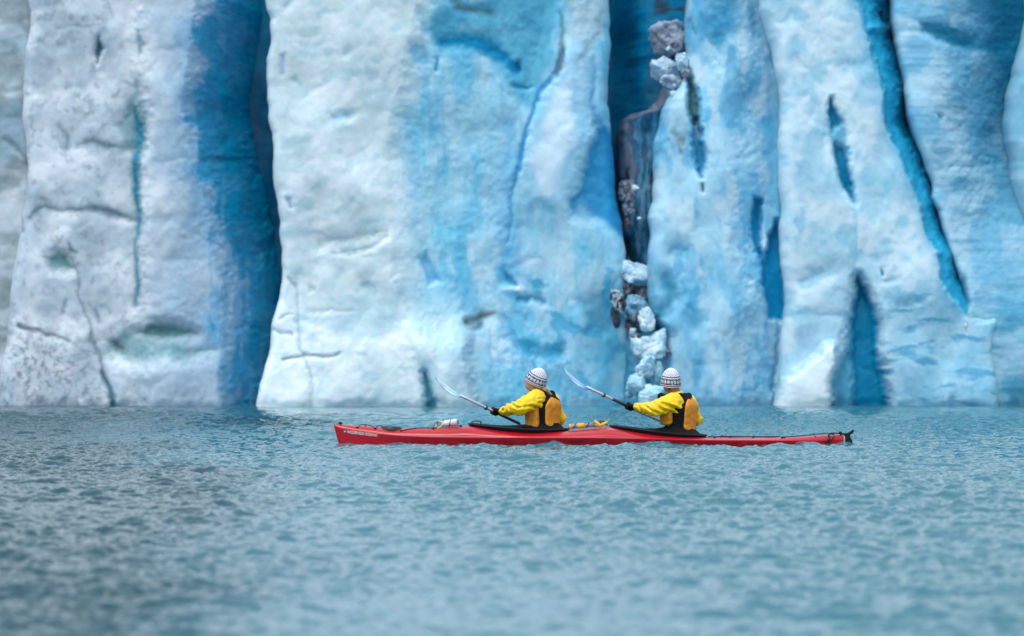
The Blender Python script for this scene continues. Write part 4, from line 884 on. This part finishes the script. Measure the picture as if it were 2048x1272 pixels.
# ---------------------------------------------------------------- paddles
def paddle(A, B, ring_f, grip, tipoff, tint, label, hand2):
    """A and B: ends of the shaft axis, tip to tip; feathered spoon blades"""
    A = np.array(A); B = np.array(B); T = norm(B - A); L = np.linalg.norm(B - A)
    root = empty('paddle', tuple(A + T * L * .5)); bl = .44
    s0, s1 = A + T * bl, B - T * bl
    sh = obj_q('shaft', tube([s0 - T * .04, s1 + T * .04], .0155, 16), M_alu)
    obs = [sh]
    for f in ring_f: obs.append(obj_q('drip_ring', tube([A + T * (f * L - .009), A + T * (f * L - .008), A + T * (f * L + .008), A + T * (f * L + .009)], [.018, .027, .027, .018], 16), M_grip))
    for g0, g1 in grip: obs.append(obj_q('grip', tube([A + T * g0 * L, A + T * g1 * L], .0172, 16), M_grip))
    for e in (0, 1):
        o_ = A if e == 0 else B; d = T if e == 0 else -T                    # d points from the tip to the shaft
        up0 = norm(np.array((0, -.85, 1.0)) - d * np.dot((0, -.85, 1.0), d)); 
        side_ = norm(np.cross(d, up0)); sg_ = 1 if e == 0 else -1
        nL, nW = 26, 13; V = []; C = []
        for i in range(nL):
            u = i / (nL - 1)                                               # 0 at tip
            w = .080 * np.clip(math.sin(math.pi * min(u * 1.02 + .02, 1) ** .72) ** .62, 0, 1) * (1 - .15 * u) + .016 * (u > .75) * (u - .75) * 4
            w = max(w, .004); sag = tipoff * (1 - u) ** 1.6 - .034 * math.sin(math.pi * u) 
            for sd_ in (0, 1):
                for j in range(nW):
                    v = -1 + 2 * j / (nW - 1); th = .004 + .012 * math.exp(-(v / .22) ** 2) * u
                    off = up0 * (sag + .020 * (v * v) * sg_ * math.sin(math.pi * min(1, u + .1)) + (th if sd_ else -th))
                    V.append(o_ + d * (u * (bl + .02)) + side_ * w * v + off); C.append((u, v))
        V = np.array(V).reshape(nL, 2, nW, 3); ringv = np.concatenate([V[:, 0], V[:, 1, ::-1]], 1); C = np.array(C).reshape(nL, 2, nW, 2); rc = np.concatenate([C[:, 0], C[:, 1, ::-1]], 1)
        u_ = rc[..., 0]; v_ = rc[..., 1]; cpale, cdeep = np.array(tint[0]), np.array(tint[1])
        cc = mixc(cpale, cdeep, sm(.55, 1.0, u_)); cc = mixc(cc, cdeep, sm(.25, .12, np.abs(v_ + .35)) * .55 * sm(.1, .4, u_)); cc = mixc(cc, np.array(tint[0]) * 1.05, sm(.16, .05, np.abs(v_)) * .6)
        ob = mesh_np('blade', ringv.reshape(-1, 3), grid_faces(nL, 2 * nW, wrap=True), M_blade1, col=np.clip(cc.reshape(-1, 3), 0, .9)); obs.append(ob)
    into(root, *obs); tag(root, label, 'paddle', 'paddles held by the two kayakers'); return T, A, L
pA1, pB1 = P(866, 765, -.45), P(1150, 900, .84)
T1p, A1p, Lp1 = paddle(pA1, pB1, [.365, .79], [(.46, .60)], .055, ((.50, .80, .88), (.03, .40, .66)), 'pale blue bladed paddle held by the front kayaker, its blade over the foredeck', None)
pA2, pB2 = P(1120, 749.5, -.45), P(1404, 881, .84)
T2p, A2p, Lp2 = paddle(pA2, pB2, [.30, .80], [(.36, .58)], .068, ((.32, .66, .90), (.006, .12, .50)), 'paddle with deeper blue blade neck held by the rear kayaker', None)

# ---------------------------------------------------------------- people
def clampseg(G, z0, z1): return np.clip(G[..., 2], z0, z1)
def build_person(loc, S, label):
    """S: dict of joints in world metres, colours and hat"""
    root = empty('person', loc); obs = []
    shN, shF = S['shN'], S['shF']; ctr = S['hip']; a_ = norm((shF - shN) * np.array([1, 1, 0])); fr = norm(np.cross([0, 0, 1.], a_)); 
    if fr[0] > 0: fr = -fr                                                  # facing left in the picture
    neck = (shN + shF) / 2 + np.array([0, 0, .035])
    zl = [ctr[2] - .02, ctr[2] + .12, ctr[2] + .30, shN[2] - .04, shN[2] + .03, neck[2] + .045]
    Aw = [.165, .155, .185, .205, .135, .062]; Bd = [.125, .115, .130, .125, .085, .062]
    zf = np.linspace(zl[0] - .05, zl[-1] + .05, 160); kern = np.exp(-.5 * (np.arange(-14, 15) / 5.) ** 2); kern /= kern.sum()
    smz = lambda v: np.convolve(np.pad(np.interp(zf, zl, v), 14, mode='edge'), kern, 'valid')
    cxs = [ctr, ctr * .72 + neck * .28, ctr * .45 + neck * .55, ctr * .1 + neck * .9, neck, S['headc'] * .35 + neck * .65]
    TA, TB, TX, TY = smz(Aw), smz(Bd), smz([c[0] for c in cxs]), smz([c[1] for c in cxs])
    def torso(G, off=0.0, z_lo=None, z_hi=None):
        z = G[..., 2]; A = np.interp(z, zf, TA) + off; B = np.interp(z, zf, TB) + off
        cx = np.interp(z, zf, TX); cy = np.interp(z, zf, TY)
        x = G[..., 0] - cx; y = G[..., 1] - cy; s = x * a_[0] + y * a_[1]; n = x * fr[0] + y * fr[1]
        r = (np.abs(s / A) ** 2.3 + np.abs(n / B) ** 2.3) ** (1 / 2.3); d = (r - 1) * np.minimum(A, B) * .9
        d = smax(d, z - neck[2] - .02, .03)
        if z_hi is not None: d = smax(d, z - z_hi, .02)
        if z_lo is not None: d = smax(d, z_lo - z, .02)
        return d, s, n, z
    def hands(G, r, fat, palm):
        d = np.full(G.shape[:-1], 9.)
        for hc, T, wr, thumb in S['hands']:
            u = norm(wr - hc - T * np.dot(wr - hc, T)); v = np.cross(T, u)
            at = lambda an, rad, s: hc + T * s + rad * (math.cos(an) * u + math.sin(an) * v)
            k = cap(G, at(0, .040, -.030), at(0, .040, .032), palm, palm); k = smin(k, cap(G, at(0, .052, 0), wr, palm * 1.05, palm * .95), .02)
            d = smin(d, k, .01)
            for i, ln in enumerate((.92, 1.0, .95, .78)):
                s = (i - 1.5) * .0215; ang = [0.3, 1.1, 2.1, 2.1 + 1.25 * ln]
                for q in range(3): d = smin(d, cap(G, at(ang[q], r + .004, s), at(ang[q + 1], r, s), fat * (1 - .06 * q), fat * (.95 - .07 * q)), .004)
            s = thumb * .036
            d = smin(d, cap(G, at(-.3, r + .010, s * .5), at(-1.2, r + .003, s), fat * 1.15, fat * 1.05), .008); d = smin(d, cap(G, at(-1.2, r + .003, s), at(-2.1, r, s * .8), fat * 1.05, fat * .9), .004)
        return d
    hx = norm(S['face']); up = norm(S['hat_ax']); hx = norm(hx - up * np.dot(hx, up)); hy = np.cross(up, hx); hc = S['headc']
    allp = np.array([shN, shF, S['elN'], S['elF'], S['wrN'], S['wrF'], S['hip'], hc] + [h[0] for h in S['hands']]); lo = allp.min(0) - .17; hi = allp.max(0) + .17
    knees = [S['hip'] + np.array((-.42, s_ * .11, -.105)) for s_ in (-1, 1)]; feet = [k + np.array((-.40, 0, -.06)) for k in knees]
    def body(G):
        d = torso(G, -.028)[0]
        hd_ = ell(G, hc, [hx, hy, up], (.096, .076, .112)); jaw = ell(G, hc + hx * .035 - up * .070, [hx, hy, up], (.062, .055, .052)); hd_ = smin(hd_, jaw, .03)
        nose = cap(G, hc + hx * .088 - up * .012, hc + hx * .112 - up * .040, .010, .014); hd_ = smin(hd_, nose, .012)
        lips = ell(G, hc + hx * .090 - up * .072, [hx, hy, up], (.012, .024, .010)); hd_ = smin(hd_, lips, .008)
        for s_ in (-1, 1):
            ear = ell(G, hc + hy * s_ * .078 - up * .02 - hx * .005, [hx, hy, up], (.018, .010, .030)); hd_ = smin(hd_, ear, .006)
            eye = ell(G, hc + hy * s_ * .032 + hx * .094 - up * .004, [hx, hy, up], (.012, .016, .010)); hd_ = smax(hd_, -eye, .006)
        d = smin(d, hd_, .02); d = smin(d, cap(G, neck - [0, 0, .02], hc - up * .06 - hx * .02, .060, .056), .03)
        for sh, el, wr in ((shN, S['elN'], S['wrN']), (shF, S['elF'], S['wrF'])):
            d = smin(d, cap(G, sh, el, .050, .038), .03); d = smin(d, cap(G, el, wr, .040, .028), .015)
        d = smin(d, hands(G, .021, .0085, .015), .01)
        for k, f in zip(knees, feet): d = smin(d, cap(G, S['hip'] + (k - S['hip']) * .05 - [0, 0, .03], k, .075, .045), .03); d = smin(d, cap(G, k, f, .048, .035), .02)
        return d
    blo = np.minimum(lo, np.array(feet).min(0) - .06); obs.append(net('body', body, blo, hi, .0075, S['skin']))
    fold = S.get('folds', [])
    def jacket(G):
        d, s, n, z = torso(G, 0.0, z_lo=ctr[2] + .06)
        coll = cap(G, neck - [0, 0, .02], neck + norm(hc - up * .07 - neck) * .045, .072, .066); d = smin(d, coll, .03)
        for sh, el, wr, k in ((shN, S['elN'], S['wrN'], 1.12), (shF, S['elF'], S['wrF'], .9)):
            cuff = wr + norm(el - wr) * .03
            q = cap(G, sh, el, .086 * k, .072 * k); q = smin(q, cap(G, el, cuff, .070 * k, .047), .03); d = smin(d, q, .045)
        wr_ = (vn3(G * np.array([26, 26, 16]) + 7) * .0045 + vn3(G * np.array([11, 12, 9]) + 3) * .009 + np.abs(vn3(G * np.array([17, 17, 24]) + 13)) * -.009) * sm(.0, .04, np.abs(G[..., 2] - 9))
        d = d + wr_
        near = sm(.02, -.06, (G[..., 1] - 40.0))
        gx = 1024 + G[..., 0] / G[..., 1] * F; gy = HY - (G[..., 2] - CAMZ) / G[..., 1] * F
        for f in fold:
            dd = polyline(gx, gy, f[0]); d = d + f[1] * np.exp(-(np.maximum(dd, 0) / f[2]) ** 2) * near - .45 * f[1] * np.exp(-((dd - 2.4 * f[2]) / (1.2 * f[2])) ** 2) * near
        return d
    obs.append(net('dry_top', jacket, lo, hi, .0052, M_yel))
    vz0, vz1 = S['vest_z']; 
    def ang(s, n): return np.arctan2(s, -n)                                # 0 at the back, positive to the far side
    def panel(G, a0, a1, off, z0, z1, rnd=.03, taper=.0):
        d, s, n, z = torso(G, off); t, s_, n_, z_ = torso(G, -.02); d = smax(d, -t, .01)
        A = ang(s / 1.25, n); mid = (a0 + a1) / 2; hw_ = (a1 - a0) / 2 - taper * sm(z1 - .12, z1, z) * (a1 - a0) / 2
        e = (np.abs(A - mid) - hw_) * .16; e2 = np.maximum(z0 - z, z - z1)
        q = np.minimum(np.maximum(e + rnd, e2 + rnd), 0) + np.hypot(np.maximum(e + rnd, 0), np.maximum(e2 + rnd, 0)) - rnd
        d = smax(d, q, .025); return d + .003 * vn3(G * 26) + .0025 * vn3(G * 9)
    # armholes: the vest is cut away round each sleeve
    def cut(G, d, k=.078):
        for sh, el in ((shN, S['elN']), (shF, S['elF'])):
            d = smax(d, -cap(G, sh, sh + (el - sh) * .42, k, k * .9), .015)
        return d
    mc = np.array([np.interp(vz1, zf, TX), np.interp(vz1, zf, TY), vz1]); straps = []
    for s_ in (-1, 1):
        q0 = mc - fr * .105 + a_ * s_ * .06 + [0, 0, -.05]; q1 = neck + a_ * s_ * .085 - fr * .045 + [0, 0, .028]; q2 = neck + a_ * s_ * .085 + fr * .045 + [0, 0, .018]; q3 = mc + fr * .12 + a_ * s_ * .07 + [0, 0, -.08]
        straps += [(q0, q1, .036, .034), (q1, q2, .034, .034), (q2, q3, .034, .036)]
    straps += [(mc - fr * .10 + [0, 0, -.04], neck - fr * .05 + [0, 0, .03], .05, .036)] + S.get('extra', [])
    def strap_sdf(G):
        d = np.full(G.shape[:-1], 9.)
        for q0, q1, r0, r1 in straps: d = smin(d, cap(G, q0, q1, r0, r1), .02)
        return d + .003 * vn3(G * 30)
    vest = net('life_vest', lambda G: smin(strap_sdf(G), cut(G, smin(panel(G, -1.9, 1.9, .026, vz0 + .01, vz1 - .12, .02), smin(panel(G, -1.1, -.0, .020, vz1 - .16, vz1 + .045, .02), smin(panel(G, .0, 1.1, .020, vz1 - .16, vz1 + .045, .02), smin(panel(G, 2.1, 2.9, .022, vz0, vz1 + .03, .02), panel(G, -2.9, -2.1, .022, vz0, vz1 + .03, .02), .01), .01), .01), .01), .080), .01), lo, hi, .0055, M_blk2)
    obs.append(vest)
    back = net('back_panel', lambda G: cut(G, panel(G, S['bk'][0], S['bk'][1], .042, vz0, vz1, .07, .35), .082), lo, hi, .0055, M_amb)
    def front(G):
        d = panel(G, -3.25, S['fa'], S['fo'], vz0 + S.get('ft', 0), vz1 - .10, .04); d2 = panel(G, 2.1, 3.2, S['fo'], vz0 + S.get('ft', 0), vz1 - .10, .04)
        return cut(G, smin(d, d2, .01), .082)
    frp = net('front_panel', front, lo, hi, .0055, M_amb)
    into(root, back, frp); obs += []
    bk_me = [back, frp]
    glv = []
    for i, (hc_, T, wr, th) in enumerate(S['hands']):
        S1 = dict(S); one = [S['hands'][i]]
        def gl(G, one=one, wr=wr, hc_=hc_):
            keep_ = S['hands']; S['hands'] = one; d = hands(G, .0275, .0118, .020); S['hands'] = keep_
            u = norm(wr - hc_); d = smin(d, cap(G, hc_ + u * .05, wr + u * .045, .031, .040), .015)
            return d + .0012 * vn3(G * 70)
        c_ = (hc_ + wr) / 2; glv.append(net('glove', gl, c_ - .13, c_ + .13, .0034, M_neo))
    # knitted hat: a surface of rows and stitches, patterned by row
    H, Rx, Ry = S['hat']; nu, nv = 300, 110; U = np.linspace(0, 2 * np.pi, nu, endpoint=False); Vv = np.linspace(0, 1, nv)
    UU, VV = np.meshgrid(U, Vv); prof_h = np.clip(1 - (VV ** S.get('hat_p', 2.7)), 0, 1) ** .56; prof_h = prof_h * (1 + .035 * np.sin(np.clip(VV / .25, 0, 1) * np.pi)); prof_h[0] *= .985
    base_c = hc + S['hat_off'][0] * hx + S['hat_off'][1] * up
    rib = 1 + .006 * np.sin(UU * 60) + .012 * fbm(UU * 3, VV * 5, 3, 401)
    pts = base_c + (np.cos(UU) * Rx * prof_h * rib)[..., None] * hx + (np.sin(UU) * Ry * prof_h * rib)[..., None] * hy + (VV * H)[..., None] * up
    g = (VV * 1.0); na = 18; ph = (UU / (2 * np.pi) * na)
    dark = np.zeros(UU.shape)
    dark += (np.abs(g - .075) < .024) + (np.abs(g - .555) < .030)
    bandm = (g > .135) & (g < .475); fx = (ph % 1) - .5; fy = (g - .305) / .17 * .62
    star = (np.abs(fx) < .05) | (np.abs(fy) < .06) | (np.abs(np.abs(fx) - np.abs(fy)) < .05); star &= (np.hypot(fx, fy) < .42)
    specks = (vn(UU * 26, VV * 46, 402) > .76); dark += bandm * (~star) * (~specks) * 1.0
    dots = ((np.sin(UU * 16 + (np.floor(VV * 17) % 2) * np.pi) > .25) & (((VV * 17) % 1) < .55)); dark += ((g > .60) & (g < .94)) * dots * .8
    dark = np.clip(dark, 0, 1); hcol = mixc(np.array((.70, .70, .80)), np.array((.010, .014, .035)), dark)
    inner_ = base_c + (pts[0] - base_c) * .93
    allv = np.vstack([inner_[None].reshape(1, nu, 3), pts]); cc = np.concatenate([hcol[:1], hcol], 0)
    hat = mesh_np('knitted_hat', allv.reshape(-1, 3), grid_faces(nv + 1, nu, wrap=True), M_knit, col=cc.reshape(-1, 3))
    into(root, *obs, *glv, hat)
    # the amber panels belong to the vest
    for o in bk_me: o.parent = vest
    # hair
    if S.get('hair'):
        def hair(G):
            d = np.full(G.shape[:-1], 9.)
            for q0, q1, r0, r1 in S['hair']: d = smin(d, cap(G, q0, q1, r0, r1), .012)
            return d + .004 * vn3(G * np.array([60, 60, 25]))
        hp = np.array([q for h_ in S['hair'] for q in h_[:2]]); ho = net('hair', hair, hp.min(0) - .06, hp.max(0) + .06, .0045, S['hairm']); into(root, ho)
    # spray skirt: a taut deck over the cockpit and a tunnel up the waist
    px_, dy_, z_ = S['ring']; rings = []; n = len(px_); cx = S['hip'][0]; cy = 40.0
    w0 = np.stack([KX(px_), 40 + dy_, z_ + .004], 1); ztop = S['skirt_z']; aw = np.linspace(0, 2 * np.pi, n, endpoint=False)
    tun = []
    for q in range(n):
        s_, c_ = math.sin(aw[q]), math.cos(aw[q]); r_ = 1 / math.sqrt(((c_ * a_[0] + s_ * a_[1]) / S['tw'][0]) ** 2 + ((c_ * fr[0] + s_ * fr[1]) / S['tw'][1]) ** 2); tun.append((c_ * r_, s_ * r_))
    tun = np.array(tun); levels = [(1.0, 0, -.035, 1.03), (1.0, 0, .002, 1.02), (.985, 0, .008, 1), (.8, .05, None, 1), (.55, .18, None, 1), (.3, .42, None, 1), (.1, .72, None, 1), (0, 1, None, 1), (0, 1.0, 'up', .97)]
    zc = np.interp(cx, KX(px_[:n // 2])[::-1], z_[:n // 2][::-1]) + .012
    for wgt, _, dz, sc_ in levels:
        ringp = np.zeros((n, 3)); tb = np.stack([cx + tun[:, 0] * (1.0 + .30 * wgt), ctr[1] + tun[:, 1] * (1.0 + .30 * wgt)], 1)
        mid_ = w0[:, :2].mean(0)
        ringp[:, :2] = (mid_ + (w0[:, :2] - mid_) * sc_) * wgt + tb * (1 - wgt)
        lift = (1 - wgt) ** 3.6
        if dz is not None and dz != 'up': ringp[:, 2] = w0[:, 2] + dz
        else: ringp[:, 2] = w0[:, 2] * wgt + zc * (1 - wgt) + (ztop - zc) * (lift if dz is None else 1.25) + .004 * np.sin(aw * 9 + wgt * 7) * (wgt > 0)
        rings.append(ringp)
    R_ = np.array(rings); sk = obj_q('spray_skirt', (R_.reshape(-1, 3), grid_faces(len(levels), n, wrap=True)), M_neo)
    sub = sk.modifiers.new('s', 'SUBSURF'); sub.levels = 1; sub.render_levels = 1
    lp = S['loop']; lo_ = line('pull_loop', lp, .007, M_maroon); 
    into(root, sk, lo_); lo_.parent = sk
    tag(root, label, 'person', 'kayakers'); return root
def hand_on(A, T, L, f, wr, th): return (A + T * L * f, T, np.array(wr), th)
# front kayaker
h1 = A1p + T1p * Lp1 * .425; h1b = A1p + T1p * Lp1 * .735
S1 = dict(shN=P(1072, 797, -.13), shF=P(1105, 801, .14), hip=P(1089, 864, .0), elN=P(1040, 815, -.26), elF=P(1119, 836, .24), wrN=h1 + np.array((.085, -.035, .008)), wrF=h1b + np.array((.085, -.02, .03)),
    headc=P(1071.5, 763.5, .0), face=(-.93, .22, .30), hat_ax=(.40, -.22, .88), skin=M_skin,
    hat=(.190, .124, .108), hat_off=(.002, -.024), hat_p=2.1, vest_z=(.195, .535), bk=(-.84, .62), fa=-1.22, fo=.075, ring=ring1, skirt_z=.235, tw=(.19, .16),
    hair=[(P(1066, 770, -.06), P(1064, 779, -.065), .022, .014), (P(1072, 772, -.05), P(1074, 781, -.05), .026, .020), (P(1082, 774, -.03), P(1092, 781, -.06), .030, .026), (P(1092, 781, -.06), P(1102, 789, -.06), .024, .014)], hairm=M_hair,
    loop=[(KX(943), 39.97, zs(846)), (KX(946), 39.97, zs(842)), (KX(954), 39.98, zs(841.5)), (KX(962), 39.99, zs(843)), (KX(962), 40.0, zs(847))],
    folds=[([(1062, 812, 0), (1080, 818, 0), (1088, 832, 0)], .016, 2.4), ([(1020, 806, 0), (1034, 816, 0), (1060, 812, 0)], .013, 2.2), ([(1008, 802, 0), (1010, 814, 0), (1006, 822, 0)], .010, 1.8), ([(1028, 800, 0), (1044, 810, 0)], .010, 2.0), ([(1078, 806, 0), (1092, 806, 0)], .008, 2.0)])
S1['hands'] = [(h1, T1p, S1['wrN'], -1), (h1b, T1p, S1['wrF'], 1)]
build_person((KX(1086), 40, .16), S1, 'front kayaker in yellow jacket and amber vest, hatted head tilted back')
h2 = A2p + T2p * Lp2 * .480; h2b = A2p + T2p * Lp2 * .78
S2 = dict(shN=P(1347, 803, -.13), shF=P(1378, 804, .14), hip=P(1358, 872, .0), elN=P(1310, 818, -.26), elF=P(1391, 838, .24), wrN=h2 + np.array((.085, -.035, -.005)), wrF=h2b + np.array((.085, -.02, .03)),
    headc=P(1341.5, 763, .0), face=(-.55, .83, .0), hat_ax=(.03, -.16, .98), skin=M_skin2,
    hat=(.205, .112, .110), hat_off=(.0, -.052), hat_p=3.0, vest_z=(.150, .545), bk=(-.64, .75), fa=-1.42, fo=.080, extra=[(P(1322, 793, .02), P(1334, 800, -.02), .042, .040)], ring=ring2, skirt_z=.200, tw=(.185, .150), ft=.075,
    hair=[(P(1341, 776, -.03), P(1352, 783, -.02), .038, .030)], hairm=M_hair2,
    loop=[(KX(1215), 39.99, zs(851)), (KX(1210), 39.98, zs(845)), (KX(1203), 39.97, zs(841)), (KX(1198), 39.96, zs(842)), (KX(1202), 39.95, zs(847))],
    folds=[([(1325, 807, 0), (1348, 815, 0), (1364, 824, 0)], .018, 2.4), ([(1310, 806, 0), (1318, 816, 0), (1330, 822, 0)], .014, 2.2), ([(1290, 812, 0), (1304, 822, 0), (1316, 826, 0)], .012, 2.0), ([(1276, 810, 0), (1284, 824, 0)], .010, 2.0)])
S2['hands'] = [(h2, T2p, S2['wrN'], -1), (h2b, T2p, S2['wrF'], 1)]
build_person((KX(1358), 40, .12), S2, 'rear kayaker in yellow jacket and amber vest seen from behind, upright hatted head')
